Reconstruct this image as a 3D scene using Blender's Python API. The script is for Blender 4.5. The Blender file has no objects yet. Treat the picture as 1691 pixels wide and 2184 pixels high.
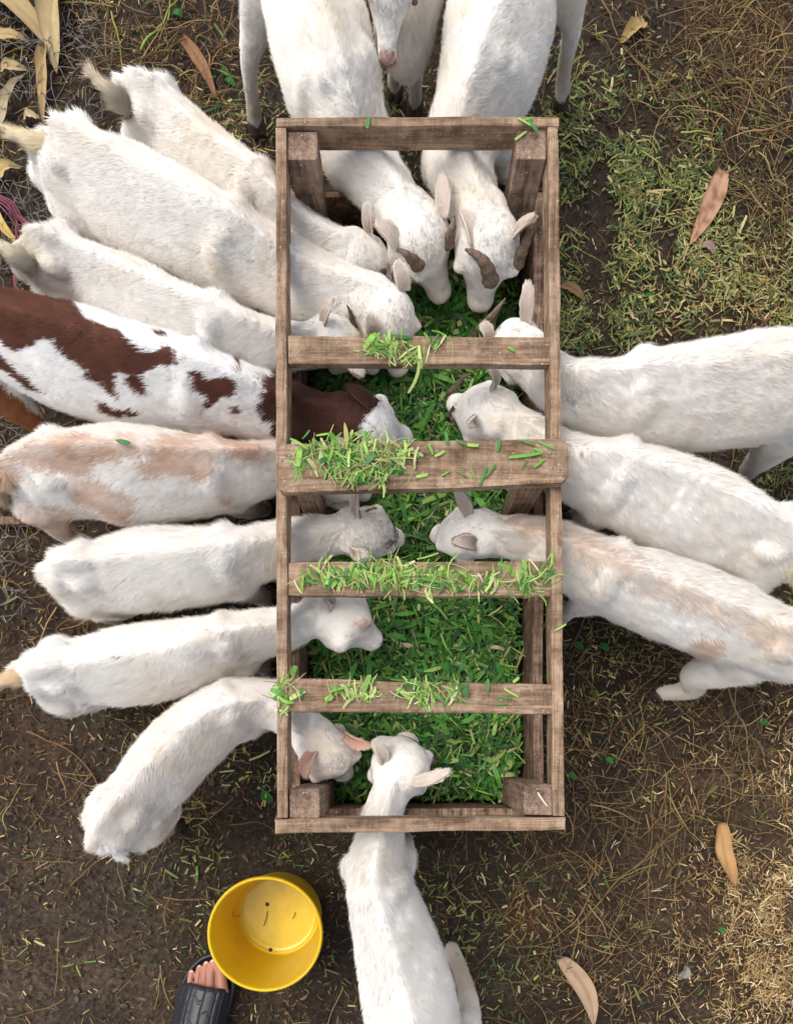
import bpy, bmesh, math, time
import numpy as np
from mathutils import Vector
T0 = time.time()
rng = np.random.default_rng(7)
S = bpy.context.scene
C = S.collection

# ------------------------------------------------------------------ camera, sky, sun, exposure
CAMH = 1.66            # the phone is held at head height, looking straight down
FPX = 1660.0
NX, NY = 855.0, 1590.0
cam_d = bpy.data.cameras.new('camera'); cam = bpy.data.objects.new('camera', cam_d); C.objects.link(cam)
cam.location = (0, 0, CAMH); cam.rotation_euler = (0, 0, 0)
cam_d.sensor_width = 36; cam_d.lens = 36 * FPX / 2184
cam_d.shift_x = (845.5 - NX) / 2184; cam_d.shift_y = (NY - 1092) / 2184
cam_d.clip_start = 0.02; cam_d.clip_end = 200
S.camera = cam
SUN_EL, SUN_AZ = 62.0, 146.0          # azimuth: direction the light comes from, counter-clockwise from +X
W = bpy.data.worlds.new('World'); S.world = W; W.use_nodes = True
wn = W.node_tree.nodes; wl = W.node_tree.links
sky = wn.new('ShaderNodeTexSky'); sky.sky_type = 'NISHITA'; sky.sun_disc = False
sky.sun_elevation = math.radians(SUN_EL); sky.sun_rotation = math.radians(90 - SUN_AZ)
sky.air_density = 1.0; sky.dust_density = 4.0; sky.ozone_density = 0.6
wn['Background'].inputs['Strength'].default_value = 0.15
hsv = wn.new('ShaderNodeHueSaturation'); hsv.inputs['Saturation'].default_value = .38      # thin bright cloud
wl.new(sky.outputs[0], hsv.inputs['Color']); wl.new(hsv.outputs[0], wn['Background'].inputs[0])
sd = bpy.data.lights.new('sun', 'SUN'); sun = bpy.data.objects.new('sun', sd); C.objects.link(sun)
sd.energy = .70; sd.angle = math.radians(40); sd.color = (1, .93, .84)
el, az = math.radians(SUN_EL), math.radians(SUN_AZ)
sun.rotation_euler = Vector((math.cos(el)*math.cos(az), math.cos(el)*math.sin(az), math.sin(el))).to_track_quat('Z', 'Y').to_euler()
sun.location = (0, 0, 5)
S.view_settings.view_transform = 'Standard'; S.view_settings.look = 'None'
S.view_settings.exposure = 0.68; S.view_settings.gamma = 1; S.view_settings.use_curve_mapping = False
S.render.engine = 'CYCLES'
S.cycles.max_bounces = 6; S.cycles.diffuse_bounces = 4; S.cycles.use_denoising = True

# ------------------------------------------------------------------ helpers
def P(x, y, z=0.0):
    "the place at height z that the photograph shows at (x, y) of 1691 x 2184"
    s = (CAMH - z) / FPX
    return np.array([(x - NX) * s, -(y - NY) * s, z])
def Pn(x, y, z):
    s = (CAMH - z) / FPX
    return np.stack([(x - NX) * s, -(y - NY) * s, z * np.ones_like(x)], 1)
def px_of(p):
    s = FPX / (CAMH - p[:, 2])
    return NX + p[:, 0] * s, NY - p[:, 1] * s
def unit(v):
    return v / np.maximum(np.linalg.norm(v, axis=-1, keepdims=True), 1e-9)

def _h(i, j, k, seed):
    n = (i * 374761393 + j * 668265263 + k * 2147483647 + seed * 974711) & 0xffffffff
    n = ((n ^ (n >> 13)) * 1274126177) & 0xffffffff
    n = (n ^ (n >> 16)) & 0xffffffff
    n = (n * 2246822519) & 0xffffffff
    return ((n ^ (n >> 15)) & 0xffff) / 65535.0
def vnoise(p, scale, seed=0):
    q = np.asarray(p) / scale
    i = np.floor(q).astype(np.int64); f = q - i; f = f * f * (3 - 2 * f)
    out = 0
    for dx in (0, 1):
        for dy in (0, 1):
            for dz in (0, 1):
                w = (f[:, 0] if dx else 1 - f[:, 0]) * (f[:, 1] if dy else 1 - f[:, 1]) * (f[:, 2] if dz else 1 - f[:, 2])
                out = out + w * _h(i[:, 0] + dx, i[:, 1] + dy, i[:, 2] + dz, seed)
    return out                                        # 0..1
def fbm(p, scale, seed=0, oct=3):
    return sum(vnoise(p, scale / 2 ** o, seed + o * 17) * .5 ** o for o in range(oct)) / sum(.5 ** o for o in range(oct))

def in_poly(x, y, poly):
    poly = np.asarray(poly, float); c = np.zeros(len(x), bool); j = len(poly) - 1
    for i in range(len(poly)):
        xi, yi = poly[i]; xj, yj = poly[j]
        if yi != yj:
            c ^= ((yi > y) != (yj > y)) & (x < (xj - xi) * (y - yi) / (yj - yi) + xi)
        j = i
    return c

def mesh_np(name, V, F, mat=None, attrs=None, smooth=True):
    "V (n,3), F list of arrays (k, 3 or 4)"
    me = bpy.data.meshes.new(name)
    V = np.ascontiguousarray(V, np.float32)
    Fs = [np.asarray(f, np.int32) for f in (F if isinstance(F, list) else [F]) if len(f)]
    nl = sum(f.size for f in Fs); nf = sum(len(f) for f in Fs)
    me.vertices.add(len(V)); me.vertices.foreach_set('co', V.ravel())
    me.loops.add(nl); me.polygons.add(nf)
    me.loops.foreach_set('vertex_index', np.concatenate([f.ravel() for f in Fs]))
    sizes = np.concatenate([np.full(len(f), f.shape[1], np.int32) for f in Fs])
    me.polygons.foreach_set('loop_start', np.concatenate([[0], np.cumsum(sizes)[:-1]]).astype(np.int32))
    me.update(calc_edges=True)
    me.polygons.foreach_set('use_smooth', np.full(nf, smooth))
    for k, a in (attrs or {}).items():
        a = np.asarray(a, np.float32)
        if a.shape[1] == 4:
            at = me.attributes.new(k, 'FLOAT_COLOR', 'POINT'); at.data.foreach_set('color', a.ravel())
        else:
            at = me.attributes.new(k, 'FLOAT_VECTOR', 'POINT'); at.data.foreach_set('vector', a.ravel())
    if mat: me.materials.append(mat)
    return me
def link(name, me, parent=None, loc=None):
    o = bpy.data.objects.new(name, me); C.objects.link(o)
    if parent: o.parent = parent
    if loc is not None: o.location = loc
    return o
def tag(o, label=None, cat=None, group=None, kind=None):
    for k, v in (('label', label), ('category', cat), ('group', group), ('kind', kind)):
        if v: o[k] = v
    return o
def empty(name, loc, label, cat, group=None):
    o = bpy.data.objects.new(name, None); C.objects.link(o); o.location = tuple(loc); o.empty_display_size = .05
    return tag(o, label, cat, group)
def rgba(c): return np.concatenate([c, np.ones((len(c), 1))], 1)

# closed tube of elliptic rings: cen (n,3), side/up (n,3), rs, ru (n)
def tube(cen, side, up, rs, ru, seg=18, pear=0.0, ridge=0.0, rd=None, roof=0.0):
    n = len(cen); a = np.linspace(0, 2 * np.pi, seg, endpoint=False)
    V = []
    for i in range(n):
        sa, ca = np.sin(a), np.cos(a)
        w = rs[i] * sa * (1 - pear * ca)
        low = ru[i] if rd is None else rd[i]
        h = np.where(ca > 0, ru[i] * ((1 - roof) * ca + roof * (1 - np.abs(sa))), low * ca)
        h = h + ridge * np.exp(-(np.minimum(a, 2 * np.pi - a) / .28) ** 2)
        V.append(cen[i] + np.outer(w, side[i]) + np.outer(h, up[i]))
    V = np.concatenate(V)
    idx = np.arange(n * seg).reshape(n, seg); r = np.roll(idx, -1, 1)
    Q = np.stack([idx[:-1], r[:-1], r[1:], idx[1:]], -1).reshape(-1, 4)
    V = np.vstack([V, cen[0], cen[-1]])
    c0, c1 = n * seg, n * seg + 1
    T = np.concatenate([np.stack([np.full(seg, c0), r[0], idx[0]], 1), np.stack([np.full(seg, c1), idx[-1], r[-1]], 1)])
    return V, Q, T
class Acc:
    def __init__(s): s.V = []; s.Q = []; s.T = []; s.n = 0
    def add(s, V, Q=None, T=None):
        s.V.append(V)
        if Q is not None and len(Q): s.Q.append(np.asarray(Q) + s.n)
        if T is not None and len(T): s.T.append(np.asarray(T) + s.n)
        s.n += len(V)
    def get(s):
        return np.concatenate(s.V), [np.concatenate(s.Q) if s.Q else [], np.concatenate(s.T) if s.T else []]
def catmull(K, m):
    "K (n,d) keys -> smooth polyline with m samples between keys"
    K = np.asarray(K, float); K2 = np.vstack([2 * K[0] - K[1], K, 2 * K[-1] - K[-2]])
    out = []
    for i in range(1, len(K2) - 2):
        p0, p1, p2, p3 = K2[i-1:i+3]
        for t in np.arange(m) / m:
            out.append(.5 * ((2*p1) + (-p0+p2)*t + (2*p0-5*p1+4*p2-p3)*t*t + (-p0+3*p1-3*p2+p3)*t**3))
    out.append(K2[-2]); return np.array(out)
def limb(acc, pts, rad, seg=10, m=4, flat=1.0):
    K = catmull(np.column_stack([pts, rad]), m); c = K[:, :3]; r = np.maximum(K[:, 3], .0003)
    t = unit(np.gradient(c, axis=0))
    ref = np.array([0, 0, 1.0]) if abs(t[0][2]) < .8 else np.array([1.0, 0.2, 0])
    side = unit(np.cross(t, ref)); up = np.cross(side, t)
    # rounded ends
    c = np.vstack([c[0] - t[0] * r[0] * .6, c, c[-1] + t[-1] * r[-1] * .6])
    side = np.vstack([side[0], side, side[-1]]); up = np.vstack([up[0], up, up[-1]])
    r = np.concatenate([[r[0] * .55], r, [r[-1] * .55]])
    acc.add(*tube(c, side, up, r * flat, r, seg))
def ball(acc, c, r, seg=14, rings=9):
    th = np.linspace(.15, np.pi - .15, rings)
    r = np.array(r) * np.ones(3)
    cen = np.array([np.array(c) + [0, 0, r[2] * math.cos(t)] for t in th])
    acc.add(*tube(cen[::-1], np.tile([1., 0, 0], (rings, 1)), np.tile([0, 1., 0], (rings, 1)), r[0] * np.sin(th)[::-1], r[1] * np.sin(th)[::-1], seg))
def voxel(acc, size, smooth=6):
    V, F = acc.get()
    me = mesh_np('tmp', V, F)
    o = bpy.data.objects.new('tmp', me); C.objects.link(o)
    m = o.modifiers.new('r', 'REMESH'); m.mode = 'VOXEL'; m.voxel_size = size
    m2 = o.modifiers.new('s', 'SMOOTH'); m2.factor = .5; m2.iterations = smooth
    dg = bpy.context.evaluated_depsgraph_get(); ev = o.evaluated_get(dg); em = ev.to_mesh()
    n = len(em.vertices); co = np.empty(n * 3, np.float32); em.vertices.foreach_get('co', co)
    no = np.empty(n * 3, np.float32); em.vertex_normals.foreach_get('vector', no)
    em.calc_loop_triangles(); t = np.empty(len(em.loop_triangles) * 3, np.int32); em.loop_triangles.foreach_get('vertices', t)
    ev.to_mesh_clear(); bpy.data.objects.remove(o); bpy.data.meshes.remove(me)
    return co.reshape(-1, 3).astype(float), no.reshape(-1, 3).astype(float), t.reshape(-1, 3)

# ------------------------------------------------------------------ materials
def mat(name):
    m = bpy.data.materials.new(name); m.use_nodes = True
    return m, m.node_tree.nodes, m.node_tree.links, m.node_tree.nodes['Principled BSDF']
def N(nodes, t, **kw):
    n = nodes.new(t)
    for k, v in kw.items():
        if k in ('Scale', 'Detail', 'Roughness', 'Distortion', 'Strength', 'Distance'): n.inputs[k].default_value = v
        else: setattr(n, k, v)
    return n
def ramp(nodes, stops):
    r = nodes.new('ShaderNodeValToRGB'); e = r.color_ramp.elements
    while len(e) < len(stops): e.new(.5)
    for el_, (p, c) in zip(e, stops): el_.position = p; el_.color = (*c, 1)
    return r
def attr_mat(name, rough=.8, nrm=False, sss=0, spec=.3, trans=0, noise=None):
    m, n, l, b = mat(name)
    a = N(n, 'ShaderNodeAttribute', attribute_name='col')
    src = a.outputs['Color']
    if noise:
        tc = N(n, 'ShaderNodeTexCoord'); tx = N(n, 'ShaderNodeTexNoise', Scale=noise, Detail=4)
        l.new(tc.outputs['Object'], tx.inputs['Vector'])
        r = ramp(n, [(.3, (.7, .7, .7)), (.7, (1.2, 1.2, 1.2))]); l.new(tx.outputs[0], r.inputs[0])
        mx = N(n, 'ShaderNodeMix', data_type='RGBA', blend_type='MULTIPLY'); mx.inputs[0].default_value = 1
        l.new(src, mx.inputs[6]); l.new(r.outputs[0], mx.inputs[7]); src = mx.outputs[2]
    l.new(src, b.inputs['Base Color']); b.inputs['Roughness'].default_value = rough
    b.inputs['Specular IOR Level'].default_value = spec
    if nrm:
        an = N(n, 'ShaderNodeAttribute', attribute_name='nrm'); l.new(an.outputs['Vector'], b.inputs['Normal'])
    if trans:
        tr = N(n, 'ShaderNodeBsdfTranslucent'); mxs = N(n, 'ShaderNodeMixShader'); mxs.inputs[0].default_value = trans
        l.new(src, tr.inputs[0]); l.new(b.outputs[0], mxs.inputs[1]); l.new(tr.outputs[0], mxs.inputs[2])
        l.new(mxs.outputs[0], n['Material Output'].inputs[0])
    return m
M_coat = attr_mat('goat_coat', .75, nrm=True, spec=.2)
M_ear = attr_mat('goat_ear', .7, spec=.2, trans=.35)
M_skin = attr_mat('goat_skin', .6, spec=.3)
M_leaf = attr_mat('cut_grass', .5, spec=.4, trans=.25)
M_litter = attr_mat('litter', .85, spec=.15)

def wood_material(name, a, b_, c, ax='X', rough=.75):
    m, n, l, b = mat(name)
    tc = N(n, 'ShaderNodeTexCoord'); mp = N(n, 'ShaderNodeMapping')
    mp.inputs['Scale'].default_value = (3, 60, 60) if ax == 'X' else (60, 3, 60) if ax == 'Y' else (60, 60, 3)
    l.new(tc.outputs['Object'], mp.inputs[0])
    g = N(n, 'ShaderNodeTexNoise', Scale=1.6, Detail=8, Roughness=.7, Distortion=1.6); l.new(mp.outputs[0], g.inputs['Vector'])
    # saw marks run across the board
    ms = N(n, 'ShaderNodeMapping'); ms.inputs['Scale'].default_value = (260, 12, 12) if ax == 'X' else (12, 260, 12) if ax == 'Y' else (12, 12, 260)
    l.new(tc.outputs['Object'], ms.inputs[0])
    sw = N(n, 'ShaderNodeTexNoise', Scale=1, Detail=3, Roughness=.6); l.new(ms.outputs[0], sw.inputs['Vector'])
    bl = N(n, 'ShaderNodeTexNoise', Scale=38, Detail=6, Roughness=.65); l.new(tc.outputs['Object'], bl.inputs['Vector'])
    r = ramp(n, [(.22, a), (.5, b_), (.78, c)])
    mx = N(n, 'ShaderNodeMix', data_type='FLOAT'); mx.inputs[0].default_value = .45
    l.new(g.outputs[0], mx.inputs[2]); l.new(bl.outputs[0], mx.inputs[3])
    mx2 = N(n, 'ShaderNodeMix', data_type='FLOAT'); mx2.inputs[0].default_value = .10
    l.new(mx.outputs[0], mx2.inputs[2]); l.new(sw.outputs[0], mx2.inputs[3])
    # widen contrast
    mr = N(n, 'ShaderNodeMapRange'); mr.inputs[1].default_value = .36; mr.inputs[2].default_value = .64
    l.new(mx2.outputs[0], mr.inputs[0]); l.new(mr.outputs[0], r.inputs[0])
    # pale specks of dry dung and lime, dark stains
    sp = N(n, 'ShaderNodeTexNoise', Scale=210, Detail=3); l.new(tc.outputs['Object'], sp.inputs['Vector'])
    rs = ramp(n, [(.66, (0, 0, 0)), (.71, (1, 1, 1))]); l.new(sp.outputs[0], rs.inputs[0])
    mc = N(n, 'ShaderNodeMix', data_type='RGBA'); l.new(rs.outputs[0], mc.inputs[0]); l.new(r.outputs[0], mc.inputs[6]); mc.inputs[7].default_value = (.5, .42, .33, 1)
    st = N(n, 'ShaderNodeTexNoise', Scale=5.5, Detail=5, Roughness=.7); l.new(tc.outputs['Object'], st.inputs['Vector'])
    rt = ramp(n, [(.36, (.5, .47, .45)), (.56, (1, 1, 1))]); l.new(st.outputs[0], rt.inputs[0])
    md = N(n, 'ShaderNodeMix', data_type='RGBA', blend_type='MULTIPLY'); md.inputs[0].default_value = 1
    l.new(mc.outputs[2], md.inputs[6]); l.new(rt.outputs[0], md.inputs[7])
    l.new(md.outputs[2], b.inputs['Base Color']); b.inputs['Roughness'].default_value = rough; b.inputs['Specular IOR Level'].default_value = .25
    bp = N(n, 'ShaderNodeBump', Strength=.5, Distance=.0012); l.new(mx2.outputs[0], bp.inputs['Height']); l.new(bp.outputs[0], b.inputs['Normal'])
    return m
WC = ((.145, .09, .055), (.285, .188, .12), (.41, .295, .20))
M_woodX = wood_material('weathered_wood_across', *WC, 'X'); M_woodY = wood_material('weathered_wood_along', *WC, 'Y'); M_woodZ = wood_material('weathered_wood_upright', (.11, .068, .048), (.24, .16, .115), (.36, .26, .19), 'Z')
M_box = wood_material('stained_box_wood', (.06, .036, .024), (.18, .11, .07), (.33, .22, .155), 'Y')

def simple(name, col, rough=.6, spec=.4, bump=None, var=None):
    m, n, l, b = mat(name); b.inputs['Base Color'].default_value = (*col, 1); b.inputs['Roughness'].default_value = rough; b.inputs['Specular IOR Level'].default_value = spec
    tc = N(n, 'ShaderNodeTexCoord'); tx = N(n, 'ShaderNodeTexNoise', Scale=bump or 40, Detail=5); l.new(tc.outputs['Object'], tx.inputs['Vector'])
    v = var or .25
    r = ramp(n, [(.3, tuple(c * (1 - v) for c in col)), (.7, tuple(min(1, c * (1 + v)) for c in col))]); l.new(tx.outputs[0], r.inputs[0]); l.new(r.outputs[0], b.inputs['Base Color'])
    if bump:
        bp = N(n, 'ShaderNodeBump', Strength=.3, Distance=.001); l.new(tx.outputs[0], bp.inputs['Height']); l.new(bp.outputs[0], b.inputs['Normal'])
    return m
M_horn = simple('horn', (.15, .105, .075), .6, .35, bump=190, var=.45)
M_hoof = simple('hoof', (.05, .038, .03), .6, .3, bump=80)
M_eye = simple('eye', (.10, .06, .05), .3, .5)
M_steel = simple('nail_steel', (.22, .21, .2), .5, .5)

# ------------------------------------------------------------------ ground
def ground_height(x, y):
    p = np.stack([x, y, np.zeros_like(x)], 1)
    return (fbm(p, .16, 3, 4) - .5) * .022 + (vnoise(p, .012, 9) - .5) * .004
def build_ground():
    n = 620
    a = np.linspace(-1.15, 1.25, n); b = np.linspace(-1.1, 2.15, int(n * 1.35))
    X, Y = np.meshgrid(a, b); x, y = X.ravel(), Y.ravel()
    V = np.stack([x, y, ground_height(x, y) - .004], 1)
    # outer ring reaching far away
    ny, nx = X.shape
    i = np.arange(nx * ny).reshape(ny, nx)
    Q = np.stack([i[:-1, :-1], i[:-1, 1:], i[1:, 1:], i[1:, :-1]], -1).reshape(-1, 4)
    edge = np.concatenate([i[0, :], i[1:, -1], i[-1, :-1][::-1], i[1:-1, 0][::-1]])
    E = V[edge].copy(); c = np.array([.05, .5, 0]); d = unit((E - c) * [1, 1, 0]); E = c + d * 60; E[:, 2] = 0
    base = len(V); V = np.vstack([V, E]); k = len(edge); e2 = base + np.arange(k)
    R = np.stack([edge, e2, np.roll(e2, -1), np.roll(edge, -1)], 1)
    m, nd, l, b_ = mat('trodden_mud')
    tc = N(nd, 'ShaderNodeTexCoord')
    n1 = N(nd, 'ShaderNodeTexNoise', Scale=5, Detail=8, Roughness=.65); n2 = N(nd, 'ShaderNodeTexNoise', Scale=90, Detail=6, Roughness=.7)
    l.new(tc.outputs['Object'], n1.inputs['Vector']); l.new(tc.outputs['Object'], n2.inputs['Vector'])
    mx = N(nd, 'ShaderNodeMix', data_type='FLOAT'); mx.inputs[0].default_value = .5; l.new(n1.outputs[0], mx.inputs[2]); l.new(n2.outputs[0], mx.inputs[3])
    r = ramp(nd, [(.36, (.007, .005, .0032)), (.47, (.025, .0165, .0105)), (.56, (.05, .034, .0215)), (.68, (.105, .077, .05))]); l.new(mx.outputs[0], r.inputs[0])
    a_ = N(nd, 'ShaderNodeAttribute', attribute_name='col')
    ml = N(nd, 'ShaderNodeMix', data_type='RGBA', blend_type='MULTIPLY'); ml.inputs[0].default_value = 1
    l.new(r.outputs[0], ml.inputs[6]); l.new(a_.outputs[0], ml.inputs[7]); l.new(ml.outputs[2], b_.inputs['Base Color'])
    rr = ramp(nd, [(.35, (.55, .55, .55)), (.6, (.95, .95, .95))]); l.new(n1.outputs[0], rr.inputs[0]); l.new(rr.outputs[0], b_.inputs['Roughness'])
    b_.inputs['Specular IOR Level'].default_value = .25
    bp = N(nd, 'ShaderNodeBump', Strength=.8, Distance=.006); l.new(n2.outputs[0], bp.inputs['Height']); l.new(bp.outputs[0], b_.inputs['Normal'])
    px, py = px_of(V)
    # soil tone and painted trough shade: greyish trodden earth lower left, warm dusty earth lower right, reddish patches
    col = np.ones((len(V), 3))
    def blob(cx, cy, rx, ry): return np.clip(1.4 - np.hypot((px - cx) / rx, (py - cy) / ry) + (fbm(V, .12, 5) - .5) * .9, 0, 1)[:, None]
    for (cx, cy, rx, ry, c) in ((80, 2000, 280, 330, (1.45, 1.5, 1.6)), (1720, 1900, 280, 420, (1.9, 1.75, 1.6)), (60, 1550, 140, 200, (1.35, 1.2, 1.1)), (1130, 1960, 60, 50, (1.9, 1.2, 1.0)), (180, 1250, 170, 160, (1.3, 1.1, .95)), (1480, 690, 110, 60, (1.1, .9, .85)), (1640, 60, 150, 130, (1.5, 1.4, 1.3)), (1250, 1500, 120, 260, (.62, .62, .64)), (520, 1640, 160, 90, (.7, .7, .7)), (1380, 90, 90, 110, (.65, .62, .62)), (700, 1950, 120, 120, (.72, .7, .7)), (1250, 2120, 200, 90, (.75, .75, .75))):  # tall dark patch right of the trough is its shade put into colour
        w = blob(cx, cy, rx, ry); col = col * (1 - w) + np.array(c) * w
    o = link('ground', mesh_np('ground', V, [Q, R], m, {'col': rgba(col)})); tag(o, 'trodden dark brown mud of the goat pen', kind='structure')
build_ground()

# ------------------------------------------------------------------ feeding trough
def prism(corners, ztop, zbot, zpx=None, bevel=.0022, wob=.0007, m=None, name='plank', parent=None, seed=0, dz=None):
    "a sawn board: four corners as the photograph shows them at height ztop, squared down to zbot"
    z = ztop if zpx is None else zpx
    pts = np.array([P(x, y, z) for x, y in corners]); pts[:, 2] = 0
    bm = bmesh.new()
    dzt = dz or [0] * len(pts)
    lo = [bm.verts.new((p[0], p[1], zbot + d)) for p, d in zip(pts, dzt)]; hi = [bm.verts.new((p[0], p[1], ztop + d)) for p, d in zip(pts, dzt)]
    n = len(pts); bm.faces.new(lo[::-1]); bm.faces.new(hi)
    for i in range(n): bm.faces.new((lo[i], lo[(i+1) % n], hi[(i+1) % n], hi[i]))
    bmesh.ops.recalc_face_normals(bm, faces=bm.faces)
    # cut the length so that the board can warp a little
    lens = [(pts[(i+1) % n] - pts[i]) for i in range(n)]
    i = int(np.argmax([np.linalg.norm(v) for v in lens])); d = Vector(lens[i]).normalized(); L = np.linalg.norm(lens[i])
    if ztop - zbot > L: d = Vector((0, 0, 1)); L = ztop - zbot; st = Vector(pts[0]) + Vector((0, 0, zbot))
    else: st = Vector(pts[i])
    k = int(min(24, max(2, L / .04)))
    for j in range(1, k):
        bmesh.ops.bisect_plane(bm, geom=bm.verts[:] + bm.edges[:] + bm.faces[:], plane_co=st + d * (L * j / k), plane_no=d)
    E = [e for e in bm.edges if len(e.link_faces) == 2 and e.calc_face_angle() > .3]
    bmesh.ops.bevel(bm, geom=E, offset=bevel, segments=2, affect='EDGES', profile=.6)
    co = np.array([v.co[:] for v in bm.verts])
    for ax in range(3):
        off = (vnoise(co + seed * 3.7, .05, seed + ax) - .5) * 2 * wob * 2 + (vnoise(co + seed, .012, seed + ax + 5) - .5) * wob
        for v, q in zip(bm.verts, off): v.co[ax] += q
    base = pts.mean(0); base[2] = zbot
    rel = base - (np.array(parent.location) if parent else 0)
    for v in bm.verts: v.co -= Vector(base)
    me = bpy.data.meshes.new(name); bm.to_mesh(me); bm.free(); me.materials.append(m)
    return link(name, me, parent, rel)
def rect(x0, y0, x1, y1): return [(x0, y0), (x0, y1), (x1, y1), (x1, y0)]
ZT, ZB = .45, .28
tr = empty('feeding_trough', P(880, 1000, 0), 'long weathered wooden feeding trough full of chopped green grass', 'trough')
prism([(588, 271), (589.5, 1744), (613, 1744), (611, 271)], ZT, .402, m=M_woodY, name='side_rail', parent=tr, seed=1)
prism([(1168, 271), (1179, 1741), (1204, 1741), (1190, 271)], ZT, .402, m=M_woodY, name='side_rail', parent=tr, seed=2)
prism([(587, 250), (587, 269), (1191, 269), (1191, 249)], ZT, .40, m=M_woodX, name='end_rail', parent=tr, seed=3)
prism([(587, 1747), (587, 1778), (1206, 1770), (1206, 1743)], ZT, .40, m=M_woodX, name='end_rail', parent=tr, seed=4)
for k, (x0, y0, x1, y1) in enumerate(((613.5, 279, 677, 341), (1101, 273, 1165, 340), (617, 1682, 682, 1745), (1117, 1672, 1177, 1739))):
    prism(rect(x0, y0, x1, y1), .443, -.02, m=M_woodZ, name='post', parent=tr, seed=10 + k, bevel=.003)
for k, (x0, y0, x1, y1) in enumerate(((622, 985, 672, 1038), (1112, 975, 1166, 1030))):
    prism(rect(x0, y0, x1, y1), .443, -.02, m=M_woodZ, name='middle_post', parent=tr, seed=15 + k)
bars = {'bar1': [(614, 715), (614, 776), (1174, 778), (1172, 719)], 'bar3': [(614.5, 1199), (614, 1270), (1176, 1272), (1175, 1196)], 'bar4': [(614.5, 1447), (614.5, 1517), (1178, 1524), (1177, 1461)]}
for k, (nm, c) in enumerate(bars.items()):
    prism(c, .447, .430, m=M_woodX, name='crossbar', parent=tr, seed=20 + k)
b2 = prism([(594, 955), (601, 947), (1190, 935), (1203, 938), (1211, 950), (1212, 1014), (1198, 1030), (930, 1042), (612, 1050), (596, 1043)], .474, .4525, m=M_woodX, name='crossbar', parent=tr, seed=25)
for x, y in ((618, 972), (620, 990), (600, 982), (1172, 966), (1176, 999), (1200, 1000)):
    A = Acc(); ball(A, (0, 0, 0), (.0032, .0032, .0016), 10, 5); V, F = A.get()
    q = P(x, y, .4745) - np.array(b2.location) - np.array(tr.location)
    link('nail', mesh_np('nail', V, F, M_steel), b2, q)
# the box under the frame
prism([(616, 410), (616, 1746), (640, 1746), (640, 410)], ZB, .06, m=M_box, name='box_side', parent=tr, seed=30)
prism([(1137, 410), (1137, 1746), (1158, 1746), (1158, 410)], ZB, .06, m=M_box, name='box_side', parent=tr, seed=31)
prism([(641, 408), (641, 420), (1136, 420), (1136, 408)], ZB, .06, m=M_box, name='box_end', parent=tr, seed=32)
prism([(641, 1724), (641, 1746), (1136, 1746), (1136, 1724)], ZB, .06, m=M_box, name='box_end', parent=tr, seed=33)
for k in range(4):
    x0 = 641 + k * 124; prism([(x0, 421), (x0, 1723), (x0 + 121, 1723), (x0 + 121, 421)], .075, .062, zpx=ZB, m=M_box, name='floor_board', parent=tr, seed=35 + k)

# ------------------------------------------------------------------ strips: cut grass, straw, leaves
def strips(cen, yaw, L, Wd, col, tilt=None, roll=None, arch=None, curve=None, nseg=2, taper=.0, colvar=.0):
    "flat pieces: returns V, Q, C; cen (n,3)"
    n = len(cen); t = np.linspace(-.5, .5, nseg + 1)
    tilt = np.zeros(n) if tilt is None else tilt; roll = np.zeros(n) if roll is None else roll
    arch = np.zeros(n) if arch is None else arch; curve = np.zeros(n) if curve is None else curve
    d = np.stack([np.cos(yaw) * np.cos(tilt), np.sin(yaw) * np.cos(tilt), np.sin(tilt)], 1)
    s0 = np.stack([-np.sin(yaw), np.cos(yaw), np.zeros(n)], 1); u0 = np.cross(d, s0)
    s = s0 * np.cos(roll)[:, None] + u0 * np.sin(roll)[:, None]; u = np.cross(d, s)
    V = np.empty((n, nseg + 1, 2, 3))
    for j, tt in enumerate(t):
        c = cen + d * (L * tt)[:, None] + s * (curve * L * (tt * tt * 4 - .5))[:, None] + u0 * (arch * L * (1 - 4 * tt * tt))[:, None]
        w = Wd * (1 - taper * abs(tt * 2) ** 2) * .5
        V[:, j, 0] = c - s * w[:, None]; V[:, j, 1] = c + s * w[:, None]
    m = (nseg + 1) * 2; V = V.reshape(-1, 3)
    b = (np.arange(n) * m)[:, None, None]; k = np.arange(nseg)[None, :, None] * 2
    Q = (b + k + np.array([0, 1, 3, 2])[None, None, :]).reshape(-1, 4)
    Cc = np.repeat(col, m, axis=0)
    if colvar: Cc = Cc * (1 + (rng.random((len(Cc), 1)) - .5) * colvar)
    return V, Q, Cc
class SAcc:
    def __init__(s): s.V = []; s.Q = []; s.C = []; s.n = 0
    def add(s, V, Q, Cc): s.V.append(V); s.Q.append(Q + s.n); s.C.append(Cc); s.n += len(V)
    def build(s, name, m, parent=None, smooth=False):
        return link(name, mesh_np(name, np.concatenate(s.V), np.concatenate(s.Q), m, {'col': rgba(np.concatenate(s.C))}, smooth), parent)
def pick(cols, n, w=None, var=.25):
    cols = np.array(cols, float); i = rng.choice(len(cols), n, p=w)
    return cols[i] * (1 + (rng.random((n, 1)) - .5) * 2 * var) * (1 + (rng.random((n, 3)) - .5) * .12)
GREENS = [(.045, .15, .022), (.075, .23, .032), (.14, .33, .05), (.03, .10, .03), (.25, .42, .09), (.42, .44, .16), (.52, .44, .24)]
GW = [.23, .22, .16, .17, .12, .07, .03]
U = lambda a, b, n: rng.uniform(a, b, n)

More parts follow.
